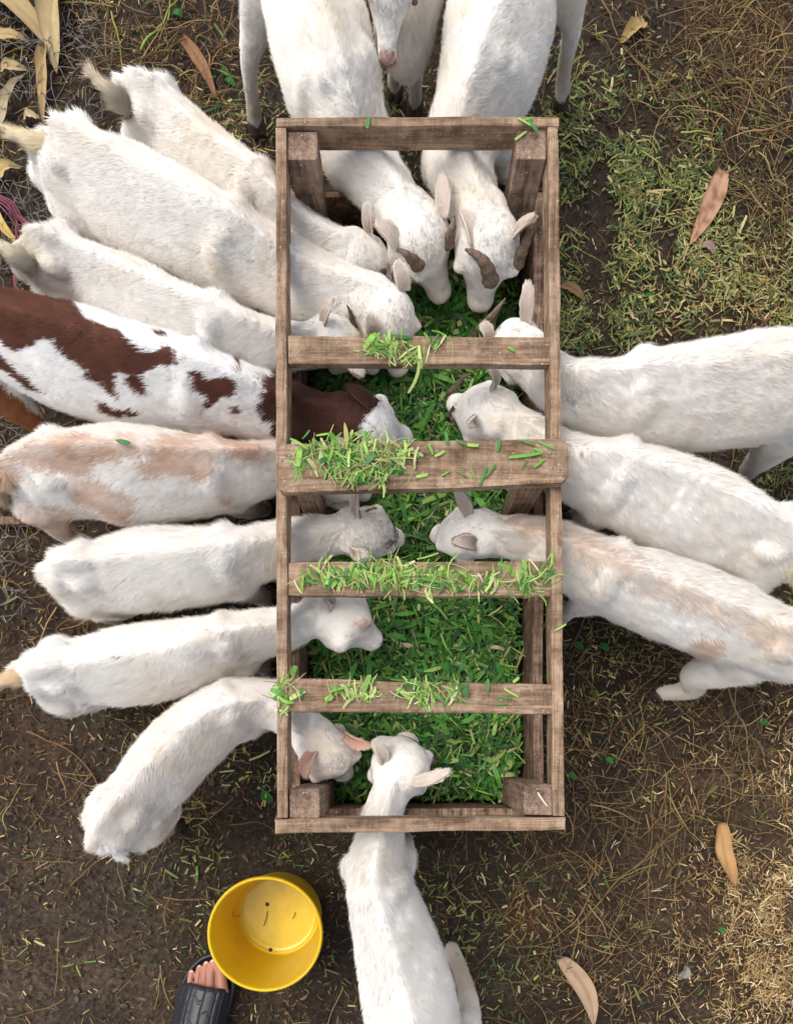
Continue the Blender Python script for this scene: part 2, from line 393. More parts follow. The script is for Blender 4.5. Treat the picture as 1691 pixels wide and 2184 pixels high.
# the chopped grass in the box
x0, x1 = P(641, 0, ZB)[0] + .002, P(1136, 0, ZB)[0] - .002
y1, y0 = P(0, 421, ZB)[1] - .003, P(0, 1723, ZB)[1] + .003
def feed_h(x, y):
    p = np.stack([x, y, 0 * x], 1)
    edge = np.minimum(np.minimum(x - x0, x1 - x), np.minimum(y - y0, y1 - y))
    return .186 + (fbm(p, .11, 40, 3) - .5) * .045 - .025 * np.exp(-np.maximum(edge, 0) / .02) - .05 * np.clip((y - .72) / .2, 0, 1)
gx, gy = np.meshgrid(np.linspace(x0, x1, 90), np.linspace(y0, y1, 240)); gz = feed_h(gx.ravel(), gy.ravel()) - .006
V = np.stack([gx.ravel(), gy.ravel(), gz], 1); i = np.arange(gx.size).reshape(gx.shape)
Q = np.stack([i[:-1, :-1], i[:-1, 1:], i[1:, 1:], i[1:, :-1]], -1).reshape(-1, 4)
A = SAcc(); A.add(V, Q, np.tile([.012, .035, .008], (len(V), 1)))
n = 13000
x, y = U(x0 + .006, x1 - .006, n), U(y0 + .006, y1 - .006, n)
c = pick(GREENS, n, GW, .3); L = U(.012, .036, n) * rng.choice([.7, 1, 1.5], n); Wd = rng.choice([.0018, .003, .0052, .0085], n, p=[.26, .32, .26, .16]) * U(.8, 1.2, n)
cen = np.stack([x, y, feed_h(x, y) + U(-.005, .010, n)], 1)
A.add(*strips(cen, U(0, 6.28, n), L, Wd, c, U(-.45, .45, n), U(-.8, .8, n), rng.normal(.03, .1, n), rng.normal(0, .07, n), 3, .35, colvar=.25))
n = 260                                                  # broad leaf pieces
x, y = U(x0 + .02, x1 - .02, n), U(y0 + .02, y1 - .02, n)
A.add(*strips(np.stack([x, y, feed_h(x, y) + U(.004, .012, n)], 1), U(0, 6.28, n), U(.025, .05, n), U(.007, .012, n), pick([(.04, .2, .02), (.09, .3, .04), (.3, .42, .1)], n, [.5, .4, .1]), U(-.2, .2, n), U(-.3, .3, n), U(0, .15, n), U(-.1, .1, n), 3, .5))
tag(A.build('chopped_grass', M_leaf), 'bright green chopped grass filling the trough', kind='stuff')

# cut grass lying on the bars
def on_bars(spec, ztop, name, label):
    A = SAcc()
    for (cx, cy, rx, ry, n, spread) in spec:
        a = rng.normal(0, .5, (n, 2)).clip(-1.1, 1.1); px, py = cx + a[:, 0] * rx, cy + a[:, 1] * ry
        r = np.hypot(a[:, 0], a[:, 1]); zz = ztop + .0015 + U(0, 1, n) * .012 * spread * np.clip(1.1 - r, .05, 1)
        c = pick([(.12, .32, .04), (.25, .48, .08), (.40, .58, .16), (.05, .20, .045), (.58, .60, .26), (.68, .6, .38)], n, [.22, .27, .22, .15, .10, .04], .2)
        A.add(*strips(Pn(px, py, zz), rng.normal(1.6, .8, n), U(.012, .036, n), rng.choice([.0018, .003, .005, .009], n, p=[.34, .36, .22, .08]), c, U(-.14, .14, n) * (1 + spread), U(-.7, .7, n), rng.normal(.03, .09, n), rng.normal(0, .08, n), 3, .35, colvar=.25))
        k_ = n // 2; a = rng.normal(0, .5, (k_, 2)).clip(-1.1, 1.1)
        A.add(*strips(Pn(cx + a[:, 0] * rx, cy + a[:, 1] * ry, ztop + .003 + U(0, .008, k_) * spread), U(0, 6.28, k_), U(.015, .05, k_), U(.0008, .0016, k_), pick([(.3, .45, .1), (.5, .45, .2), (.1, .2, .04), (.3, .22, .1)], k_), U(-.15, .15, k_), U(-.4, .4, k_), U(0, .12, k_), rng.normal(0, .14, k_), 4, .3))
    o = A.build(name, M_leaf); tag(o, label, kind='stuff')
on_bars([(825, 738, 55, 26, 46, .8), (880, 765, 30, 14, 12, .6), (930, 730, 30, 20, 8, .3)], .4475, 'grass_heap', 'small heap of cut green grass on the uppermost crossbar')
on_bars([(745, 975, 105, 44, 150, 1.6), (790, 1005, 80, 30, 60, 1.3), (835, 965, 60, 25, 30, 1.0)], .4745, 'grass_heap', 'largest heap of cut green grass on the wide nailed crossbar')
on_bars([(800, 1222, 150, 32, 120, 1.1), (900, 1235, 130, 30, 90, 1.1), (1040, 1240, 70, 25, 26, .6), (1130, 1240, 55, 36, 30, .9), (690, 1235, 60, 20, 16, .5), (1175, 1225, 18, 38, 8, .6)], .4475, 'grass_heap', 'long heap of cut green grass along the third crossbar')
on_bars([(740, 1478, 45, 20, 22, .5), (790, 1475, 25, 22, 12, .4), (915, 1480, 60, 26, 36, .7), (970, 1470, 30, 16, 14, .4), (612, 1475, 30, 50, 22, .9), (885, 1460, 20, 12, 8, .4)], .4505, 'grass_heap', 'loose cut green grass on the lowest crossbar and rail')

# single clippings, told apart
def one_strip(name, label, cat, x, y, z, deg, L, Wd, col, group=None, seg=4, arch=.05, curve=.03, taper=.2, thick=.0008):
    c = P(x, y, z)
    V, Q, Cc = strips(np.zeros((1, 3)), np.array([math.radians(deg)]), np.array([L]), np.array([Wd]), np.array([col]), arch=np.array([arch]), curve=np.array([curve]), nseg=seg, taper=taper)
    up = V.copy(); up[:, 2] += thick; n_ = len(V)
    m_ = seg * 2 + 2
    side = []
    for k in range(seg):
        side += [[2*k, 2*k+2, 2*k+2+m_, 2*k+m_], [2*k+3, 2*k+1, 2*k+1+m_, 2*k+3+m_]]
    side += [[1, 0, m_, m_+1], [m_-2, m_-1, 2*m_-1, 2*m_-2]]
    o = link(name, mesh_np(name, np.vstack([V, up]), np.vstack([Q[:, ::-1], Q + n_, np.array(side)]), M_leaf, {'col': rgba(np.vstack([Cc, Cc]))}, False), None, c)
    return tag(o, label, cat, group)
CL = 'loose cut grass blades lying on the wood'
lab = {1: 'short green cut grass blade lying loose on a slim crossbar of the trough', 2: 'cut grass blade lying apart from the heap on the wide nailed crossbar', 3: 'cut grass blade lying on the outer rail of the trough', 4: 'yellow green blade on the top of the upper corner post'}
for (x, y, a, l, z) in [(918, 958, 115, .018, 2), (938, 968, 28, .017, 2), (952, 935, 100, .018, 2), (985, 945, -25, .02, 2), (1008, 950, -3, .018, 2), (1063, 950, 80, .02, 2), (1125, 945, -20, .024, 2), (1165, 950, -25, .026, 2), (1148, 962, -30, .015, 2), (1120, 972, 8, .05, 2), (1150, 988, 40, .02, 2), (1008, 1010, 115, .02, 2), (1030, 1015, 70, .03, 2), (1045, 1005, 50, .026, 2), (985, 1012, -30, .018, 2), (950, 1010, 30, .014, 2), (900, 1015, 12, .018, 2), (1118, 990, 60, .012, 2),
                        (1040, 1463, 88, .022, 1), (1078, 1488, -10, .022, 1), (1068, 1502, 0, .018, 1), (1090, 1478, -30, .026, 1), (655, 1240, 2, .02, 1), (1105, 1222, 60, .014, 1), (1100, 1450, 40, .012, 1), (930, 735, 70, .018, 1), (910, 720, 120, .018, 1), (1090, 745, -30, .012, 1), (1195, 1338, 30, .02, 3), (785, 262, 80, .018, 3), (1120, 262, -30, .028, 3), (1135, 268, -50, .022, 3), (1110, 290, 35, .022, 4), (1125, 255, 20, .016, 3)]:
    lw = U(.0022, .0055, 1)[0]; ci = int(rng.integers(0, 3)); aa = (a + 360) % 180
    ori = 'level' if aa < 20 or aa > 160 else 'upright' if 70 < aa < 110 else 'leaning' if aa <= 70 else 'slanting'
    tone = ('bright green', 'yellow green', 'dark green')[ci]; wd_ = 'broad' if lw > .004 else 'thin'
    plc = {1: 'on the uppermost crossbar' if y < 800 else 'on the third crossbar' if y < 1300 else 'on the lowest crossbar', 2: 'just off the heap on the nailed crossbar' if x < 1000 else 'midway along the bare nailed crossbar' if x < 1080 else 'near the nails of the wide crossbar', 3: 'on the outer rail of the trough', 4: 'on the upper corner post'}[z]
    one_strip('grass_blade', wd_ + ' ' + ori + ' ' + tone + ' grass blade ' + plc, 'grass blade', x, y, {1: .449, 2: .4765, 3: .4525, 4: .4455}[z], a, l, lw, np.array([(.16, .42, .05), (.35, .55, .12), (.07, .26, .05)][ci]), CL)
one_strip('straw_stalk', 'pale straw stalk on the top of the lower right corner post', 'straw', 1156, 1705, .4455, -55, .026, .003, (.7, .66, .5))
one_strip('straw_stalk', 'long drooping yellow green blade over the edge of the uppermost crossbar', 'straw', 886, 800, .4505, 75, .06, .005, (.34, .42, .12), arch=.1, curve=.12)
one_strip('straw_stalk', 'upright brown tipped leaf standing on the wide nailed crossbar', 'straw', 738, 930, .485, 95, .04, .007, (.42, .40, .12), arch=.1, taper=.8)

# ------------------------------------------------------------------ litter on the ground
def dens(x, y, blobs, base):
    d = np.full(len(x), base, float)
    for cx, cy, rx, ry, v in blobs: d = d + v * np.exp(-((x - cx) / rx) ** 2 - ((y - cy) / ry) ** 2)
    return d
def scatter(n, blobs, base, patch=.07, hard=1.0, lo=(-350, -350), hi=(2050, 2600), seed=1, gap=.10):
    m = n * 30
    x, y = U(lo[0], hi[0], m), U(lo[1], hi[1], m)
    p = Pn(x, y, 0 * x); w = dens(x, y, blobs, base) * np.clip((fbm(p, patch, seed, 3) - .5) * 3.5 * hard + 1, .02, 3)
    # nothing under the trough box
    k = rng.random(m) < w / max(w.max(), 1e-6)
    p = p[k]; p = p[(np.hypot(p[:, 0] + .257, p[:, 1] + .357) > gap) & ~in_poly(*px_of(p), [(360, 2184), (380, 2090), (430, 2035), (500, 2040), (505, 2110), (480, 2184), (470, 2400), (330, 2400)])]; return p[rng.permutation(len(p))[:n]]
def lay(p, lift): p = p.copy(); p[:, 2] = ground_height(p[:, 0], p[:, 1]) + lift; return p
# green and yellow clippings
gb = [(1390, 420, 180, 180, 1.9), (1300, 330, 120, 120, 1.8), (1560, 560, 160, 90, 1.3), (1260, 640, 120, 130, 1.6), (1640, 680, 120, 70, 2.2), (560, 260, 90, 90, 1.0), (870, 260, 120, 80, 1.0), (1150, 200, 80, 90, .8), (1000, 2000, 160, 200, .35), (380, 1560, 260, 180, .25), (1280, 1400, 140, 130, .3), (500, 1300, 120, 60, .5), (1640, 1000, 80, 80, .6), (520, 1780, 200, 150, .3), (1330, 680, 130, 60, .8)]
A = SAcc()
p = lay(scatter(17000, gb, .035, hard=1.5, seed=11), .002); n = len(p); px, py = px_of(p)
p[:, 2] += U(0, .008, n)
fresh = np.clip(1.2 - np.hypot((px - 1300) / 300, (py - 450) / 330), .0, 1)
yel = rng.random(n) < np.clip(.22 + .45 * np.exp(-((px - 1560) / 220) ** 2 - ((py - 600) / 200) ** 2), 0, 1)
c = pick([(.10, .15, .03), (.19, .22, .05), (.06, .10, .022), (.29, .30, .08), (.03, .09, .028), (.12, .25, .05)], n, [.28, .26, .2, .12, .08, .06], .3)
c[yel] = pick([(.42, .36, .12), (.30, .28, .09), (.5, .44, .2)], int(yel.sum()), None, .25)
A.add(*strips(p, U(0, 6.28, n), U(.008, .022, n) * np.exp(rng.normal(0, .38, n)), rng.choice([.0014, .0022, .0034, .0052], n, p=[.3, .35, .25, .10]), c, U(-.3, .3, n), U(-.6, .6, n), U(-.03, .06, n), U(-.05, .05, n), 2, .2))
tag(A.build('grass_clippings', M_leaf), 'yellowing grass clippings strewn over the mud', kind='stuff')
# pale straw
sb = [(1680, 1700, 150, 150, 1.0), (1650, 1900, 120, 130, 2.8), (1640, 2090, 130, 150, 3.2), (1500, 2080, 120, 110, 1.0), (1690, 1650, 120, 120, 1.0), (1640, 680, 100, 60, 1.0), (120, 30, 180, 120, .5), (1500, 1450, 250, 200, .35)]
A = SAcc()
p = lay(scatter(19000, sb, .06, hard=1.4, seed=21), .003); n = len(p); p[:, 2] += U(0, .006, n)
c = pick([(.42, .29, .13), (.30, .19, .08), (.55, .42, .22), (.18, .11, .05), (.7, .6, .4)], n, [.3, .3, .15, .2, .05], .25)
A.add(*strips(p, U(0, 6.28, n), U(.006, .018, n) * np.exp(rng.normal(0, .4, n)), rng.choice([.0010, .0017, .0027], n, p=[.35, .4, .25]), c, U(-.25, .25, n), U(-.5, .5, n), U(-.03, .05, n), U(-.035, .035, n), 2, .15))
tag(A.build('straw_litter', M_litter), 'short pale straw bits scattered over the ground', kind='stuff')
# brown crumbs and shreds
A = SAcc()
p = lay(scatter(52000, [(850, 1100, 3000, 3000, 1)], .2, patch=.2, hard=.5, seed=31), .001); n = len(p)
c = pick([(.07, .045, .028), (.035, .024, .016), (.14, .09, .05), (.20, .14, .08), (.10, .09, .03)], n, [.3, .3, .2, .1, .1], .3)
A.add(*strips(p, U(0, 6.28, n), U(.004, .02, n), U(.0008, .004, n), c, U(-.5, .5, n), U(-.8, .8, n), U(-.1, .2, n), U(-.2, .2, n), 2, .3))
tag(A.build('mulch', M_litter), 'dark shredded plant litter trodden into the mud', kind='stuff')
# crumbs of soil and small stones
bm = bmesh.new(); bmesh.ops.create_icosphere(bm, subdivisions=1, radius=1); iv = np.array([v.co[:] for v in bm.verts]); itf = np.array([[v.index for v in f.verts] for f in bm.faces]); bm.free()
p = lay(scatter(5200, [(300, 1700, 420, 500, 1.5), (1500, 1500, 300, 500, .8)], .5, patch=.12, seed=71), .0); n = len(p)
r3 = (U(.0012, .0042, n) * np.exp(rng.normal(0, .3, n)))[:, None] * U(.6, 1.2, n)[:, None] * np.stack([U(.7, 1.3, n), U(.7, 1.3, n), U(.4, .8, n)], 1)
V = p[:, None] + iv[None] * r3[:, None] * (1 + .35 * (rng.random((n, 12, 1)) - .5)); F = (itf[None] + (np.arange(n) * 12)[:, None, None]).reshape(-1, 3)
c = pick([(.035, .024, .016), (.06, .042, .028), (.10, .078, .058), (.16, .14, .12)], n, [.35, .4, .2, .05], .25)
tag(link('soil_crumbs', mesh_np('soil_crumbs', V.reshape(-1, 3), F, M_litter, {'col': rgba(np.repeat(c, 12, axis=0))}, False)), 'crumbs of dark soil and small stones on the trodden mud', kind='stuff')
# roots and twigs
def wires(p, yaw, L, r, col, wig=.5, nseg=9, zamp=.008):
    n = len(p); t = np.linspace(0, 1, nseg + 1)
    turn = rng.normal(0, wig, (n, nseg)).cumsum(1) * .55 + rng.normal(0, wig * .6, (n, 1)) * np.arange(nseg)[None] * .18
    a = yaw[:, None] + turn
    st = np.stack([np.cos(a), np.sin(a), rng.normal(0, .12, a.shape)], -1) * (L / nseg)[:, None, None]
    pts = np.concatenate([np.zeros((n, 1, 3)), st.cumsum(1)], 1) + p[:, None]
    pts[..., 2] = p[:, None, 2] + np.abs(np.sin(t * np.pi * rng.uniform(.5, 2, (n, 1)))) * zamp * rng.random((n, 1)) + r[:, None]
    d = unit(np.gradient(pts, axis=1)); s = unit(np.cross(d, [0, 0, 1.0])); u = np.cross(s, d)
    rr = r[:, None] * (1 - .6 * t[None]);
    ring = np.stack([pts + (s * math.cos(q) + u * math.sin(q)) * rr[..., None] for q in (0.5, 2.6, 4.7)], 2)
    V = ring.reshape(-1, 3); m = (nseg + 1) * 3
    b = (np.arange(n) * m)[:, None, None, None]; k = (np.arange(nseg) * 3)[None, :, None, None]; q = np.arange(3); q2 = (q + 1) % 3
    Q = (b + k + np.stack([q, q2, q2 + 3, q + 3], -1)[None, None]).reshape(-1, 4)
    return V, Q, np.repeat(col, m, axis=0)
rb = [(1600, 120, 230, 200, 2.6), (1640, 420, 130, 260, 1.8), (1500, 1550, 260, 260, 1.4), (1350, 1900, 260, 260, 1.3), (1250, 1600, 90, 300, .8), (350, 1680, 150, 200, .6), (300, 110, 220, 150, 2.0), (380, 280, 120, 120, 1.0), (350, 1600, 150, 150, .4), (1560, 1100, 120, 120, .5)]
A = SAcc()
p = lay(scatter(4600, rb, .16, seed=41, gap=.19), .003); n = len(p)
c = pick([(.21, .13, .06), (.11, .065, .035), (.32, .21, .10), (.06, .038, .025), (.24, .21, .07)], n, [.32, .25, .18, .15, .1], .25)
A.add(*wires(p, U(0, 6.28, n), U(.025, .15, n) , rng.choice([.0005, .0008, .0012, .0018], n, p=[.30, .36, .22, .12]), c, .24, zamp=.016))
tag(A.build('root_litter', M_litter, smooth=True), 'tangle of thin dry roots and stems on the mud', kind='stuff')
# a few long stems that stand out
for (pts, r, col, lb) in [([(1480, 1240), (1560, 1490), (1590, 1560), (1600, 1650), (1612, 1760)], .0024, (.24, .17, .09), 'long dry stem curving down at the pen edge below the tan backed goat'),
                    ([(1215, 1990), (1320, 1880), (1400, 1810), (1460, 1760)], .0022, (.22, .14, .07), 'straight brown stem slanting across the mud below the trough corner'),
                    ([(1440, 1570), (1520, 1610), (1560, 1690), (1548, 1780)], .0018, (.25, .17, .08), 'bent brown stem near the lower right mud'),
                    ([(300, 105), (340, 55), (378, 0)], .003, (.22, .30, .06), 'green grass stalk slanting through the litter at the top'),
                    ([(240, 170), (290, 172), (330, 165)], .0025, (.26, .30, .08), 'short green stalk beside the tail of the upper goat'),
                    ([(236, 22), (255, 90), (262, 160)], .002, (.3, .3, .08), 'thin yellow green stalk lying upright among the roots'),
                    ([(1360, 320), (1420, 380), (1390, 470), (1385, 560)], .0016, (.3, .3, .1), 'long thin yellow stem beside the trough'),
                    ([(60, 1560), (160, 1610), (225, 1700), (232, 1780), (180, 1850)], .0022, (.16, .09, .05), 'curved dark root on the mud beside the sloping goat'),
                    ([(1180, 2080), (1260, 2110), (1320, 2140), (1480, 2060)], .0018, (.18, .12, .06), 'thin winding root at the bottom right'),
                    ([(1450, 290), (1530, 288)], .002, (.34, .36, .08), 'yellow green stalk lying level right of the trough top'),
                    ([(1280, 0), (1330, 95), (1420, 190), (1500, 260)], .0018, (.2, .13, .07), 'long brown root running down from the top right')]:
    K = catmull(np.array([P(a, b, .006) for a, b in pts]), 5); K[:, 2] = ground_height(K[:, 0], K[:, 1]) + .006 + .004 * np.sin(np.arange(len(K)) * .9)
    K[:, :2] += rng.normal(0, .0012, (len(K), 2))
    Ac = Acc(); limb(Ac, K, np.linspace(r, r * .5, len(K)), seg=6, m=1); V, F = Ac.get(); base = K[0]
    o = link('dry_twig', mesh_np('dry_twig', V - base, F, M_litter, {'col': rgba(np.tile(col, (len(V), 1)) * (.75 + .5 * vnoise(V, .006, 3)[:, None]))}), None, base)
    tag(o, lb, 'twig')

# big dry leaves
def dry_leaf(label, a, b, wpx, col, bend=.0, curl=.25, lift=.008, cat='leaf', group=None, tip=1.0, seed=0, spots=0.0):
    A0, B0 = P(*a, .01), P(*b, .01); L = np.linalg.norm(B0 - A0); d = (B0 - A0) / L; s = np.array([-d[1], d[0], 0]); k = 16; m = 6
    V = []; 
    for i in range(k + 1):
        t = i / k; w = wpx / 1010 * (np.sin(np.pi * min(1, .06 + t * .94) ** (.75)) ** .75) * .5 * (1 - .35 * t * (1 - tip)) + .0012
        c = A0 + d * L * t + s * bend * L * math.sin(math.pi * t)
        for j in range(m + 1):
            u = j / m * 2 - 1
            V.append(c + s * w * u + np.array([0, 0, lift * math.sin(math.pi * t) + curl * w * abs(u) ** 1.3 * (1 + .8 * math.sin(t * 7 + seed)) + .0015 * math.sin(u * 6 + t * 23 + seed)]))
    V = np.array(V); V[:, 2] += ground_height(V[:, 0], V[:, 1]).max() - .006
    i = np.arange((k + 1) * (m + 1)).reshape(k + 1, m + 1); Q = np.stack([i[:-1, :-1], i[:-1, 1:], i[1:, 1:], i[1:, :-1]], -1).reshape(-1, 4)
    V2 = V.copy(); V2[:, 2] -= .0009; VV = np.vstack([V, V2]); off = len(V)
    edge = np.concatenate([i[0, :], i[1:, -1], i[-1, :-1][::-1], i[1:-1, 0][::-1]]); e2 = np.roll(edge, -1)
    QQ = np.vstack([Q, Q[:, ::-1] + off, np.stack([edge, e2, e2 + off, edge + off], 1)])
    u = np.tile(np.abs(np.linspace(-1, 1, m + 1)), k + 1); shade = (.8 + .35 * fbm(V, .012, seed + 3)) * (1 - .25 * (u < .2))
    cc = np.array(col)[None] * shade[:, None]
    if spots: w = (vnoise(V, .011, seed + 8) > .62)[:, None] * spots; cc = cc * (1 - w) + np.array([.08, .045, .025]) * w
    base = A0.copy(); base[2] = 0
    o = link('dry_leaf', mesh_np('dry_leaf', VV - base, QQ, M_litter, {'col': rgba(np.vstack([cc, cc * .9]))}), None, base)
    return tag(o, label, cat, group)
dry_leaf('large flat pinkish brown dry leaf lying right of the trough', (1540, 366), (1470, 524), 40, (.42, .24, .15), .03, .12, spots=.5, seed=1)
dry_leaf('narrow curled orange brown dry leaf with twisted tip on straw', (1534, 1756), (1566, 1890), 34, (.46, .27, .12), -.07, .7, .012, seed=2)
dry_leaf('pale brown pointed dry leaf at the bottom edge of the mud', (1197, 2045), (1268, 2190), 40, (.42, .29, .19), .10, .2, .012, seed=3)
dry_leaf('small ribbed tan leaf in the roots near the top', (1376, 40), (1322, 88), 30, (.34, .24, .10), .0, .5, seed=4)
dry_leaf('tiny grey brown leaf beside the large pinkish leaf', (1492, 522), (1524, 543), 18, (.28, .2, .17), .1, .3, seed=5)
dry_leaf('small grey leaf standing in the mud at the lower right', (1466, 2062), (1446, 2090), 18, (.26, .27, .22), .1, .5, seed=6)
dry_leaf('brown dead leaf half hidden right of the trough rail', (1196, 605), (1248, 640), 20, (.24, .15, .08), .1, .3, seed=7)
dry_leaf('reddish brown leaf strip in the roots left of the hind leg', (385, 75), (460, 205), 24, (.24, .13, .07), .05, .4, seed=8)
RL = 'dry reed leaves in the upper left corner'
dry_leaf('broad tan reed leaf slanting down from the upper left corner', (-30, -30), (128, 118), 42, (.42, .31, .165), .04, .5, .02, group=RL, seed=11)
dry_leaf('wide pale reed leaf hanging straight down near the upper left corner', (118, -30), (120, 152), 46, (.44, .34, .18), -.02, .5, .02, group=RL, seed=12)
dry_leaf('upright narrow tan reed leaf on the wire netting', (96, 82), (92, 262), 22, (.40, .28, .13), .0, .7, .014, group=RL, seed=13)
dry_leaf('level tan reed leaf at the left edge', (-20, 82), (62, 88), 22, (.42, .31, .15), .05, .4, .014, group=RL, seed=14)
dry_leaf('grey tan reed leaf leaning up at the left edge', (-15, 300), (52, 150), 22, (.42, .34, .22), .03, .6, .014, group=RL, seed=15)
dry_leaf('pale yellow reed leaf by the tail of the large goat', (-10, 380), (46, 355), 26, (.44, .33, .14), .05, .4, .014, group=RL, seed=16)
dry_leaf('yellowed curved leaf at the left edge beside purple cord', (-12, 395), (40, 520), 26, (.6, .42, .14), -.14, .4, .014, group=RL, seed=17)
dry_leaf('small curled straw coloured leaf near netting', (48, 250), (84, 246), 16, (.52, .42, .25), .05, .5, .01, group=RL, seed=18)
dry_leaf('short tan reed leaf crossing the broad one', (0, 150), (60, 146), 22, (.45, .34, .18), .0, .5, .016, group=RL, seed=19)
# green leaflets lying singly
GLF = 'fresh green leaf pieces on the mud'
for (x, y, s, lb) in [(1268, 1480, .012, 'below the tan backed goat beside the trough'), (1300, 1622, .011, 'on dark mud right of the lower trough'), (1220, 1655, .012, 'beside the lower right corner post'), (1630, 1540, .012, 'near the right edge of the mud'), (1290, 1380, .014, 'close to the trough in the shade'), (1235, 1378, .013, 'touching the trough shade'), (1500, 720, .0, ''), (1385, 628, .009, 'on bare mud right of the trough'), (380, 28, .014, 'in the roots above the upper goat'), (478, 148, .014, 'left of the hind leg, upper of two'), (490, 168, .014, 'left of the hind leg, lower of two'), (1540, 1985, .01, 'on straw at the lower right'), (570, 1700, .018, 'beside the lower left corner post'), (160, 1225, .013, 'on brown mud behind the middle left goat'), (1375, 1350, .01, 'under the belly shade of the tan backed goat')]:
    if s: dry_leaf('bright green leaf piece ' + lb, (x - s * 700, y - s * 500), (x + s * 700, y + s * 600), s * 900, (.035, .17, .04), .05, .25, .003, 'leaf piece', GLF, seed=int(x))
# droppings
A = Acc(); ball(A, (0, 0, 0), (.0042, .0036, .0034), 10, 7); V, F = A.get()
M_drop = simple('droppings', (.018, .013, .010), .35, .5)
dme = mesh_np('dropping', V, F, M_drop)
cl = [(1560, 2020-390, 60, 30, 12), (1540, 1745-40, 40, 25, 12), (1470, 1650, 60, 40, 6), (1570, 1590, 60, 50, 10), (1600, 1930-20, 10, 60, 2), (1480, 1570, 30, 10, 6), (1300, 250, 60, 40, 8)]
for (cx, cy, rx, ry, n), wh in zip(cl, ('below the hind leg of the tan backed goat', 'above the curled orange leaf', 'in the middle of the right mud', 'in the widest scatter on the right mud', 'along the edge of the dry straw', 'just under the hind hoof', 'in the roots near the top right')):
    for _ in range(n):
        x, y = cx + rng.normal(0, .5) * rx, cy + rng.normal(0, .5) * ry; q = P(x, y, 0); q[2] = ground_height(q[:1], q[1:2])[0] + .004
        o = link('goat_dropping', dme, None, q); o.rotation_euler = (0, 0, rng.uniform(0, 6)); tag(o, 'small round shiny black goat dropping ' + wh, 'dropping', 'goat droppings on the mud')

# ------------------------------------------------------------------ goats
WHITE = np.array([.87, .83, .775]); CREAM = np.array([.72, .60, .42]); PINK = np.array([.66, .42, .36]); DIRT = np.array([.20, .14, .09])
FURN = 78000
prng = np.random.default_rng(99)
def colour_at(p, g, rough_seed):      # markings, cream stains and dirt that belong to the coat
    "natural coat colour at world points"
    n = len(p)
    dirt = np.clip((fbm(p + 3.1 * rough_seed, .10, rough_seed, 3) - .45) * 3.0, 0, 1) * .95 * g.get('cream', .5)
    spot = np.clip((fbm(p, .03, rough_seed + 50, 2) - .66) * 5, 0, 1) * .3
    c = np.tile(np.array(g.get('base', WHITE)), (n, 1))
    w = np.clip(dirt + spot, 0, 1)[:, None]; c = c * (1 - w) + CREAM * w
    leg = np.clip((g.get('legz', .17) - p[:, 2]) / .12, 0, 1)[:, None] * (.35 + .65 * vnoise(p, .03, 77)[:, None]); c = c * (1 - leg * .85) + np.array(g.get('legcol', DIRT)) * leg * .85
    fl_ = (vnoise(p, .013, rough_seed + 300) > .965)[:, None] * .6; c = c * (1 - fl_) + np.array([.16, .11, .06]) * fl_
    x, y = px_of(p)
    for (col, poly, fray, stren) in g.get('patch', []):
        q = p * 1.0
        jx = (vnoise(q, .012, 5) - .5) * fray * 2 + (vnoise(q, .004, 6) - .5) * fray * 1.2; jy = (vnoise(q, .012, 15) - .5) * fray * 2 + (vnoise(q, .004, 16) - .5) * fray * 1.2
        if stren == 1: jx = jx + prng.normal(0, fray * .45, n); jy = jy + prng.normal(0, fray * .45, n)
        if stren < 1: jx = jx + prng.normal(0, fray * .8, n); jy = jy + prng.normal(0, fray * .8, n)
        ins = in_poly(x + jx, y + jy, poly) & (p[:, 2] > .08)
        if stren < 1:
            wv = ins * stren * np.clip(.35 + 1.1 * vnoise(q, .03, 33), 0, 1); wv = wv[:, None]
        else: wv = ins[:, None] * 1.0
        cc = np.array(col)[None] * (.8 + .4 * vnoise(q, .02, 21)[:, None])
        c = c * (1 - wv) + cc * wv
    return c

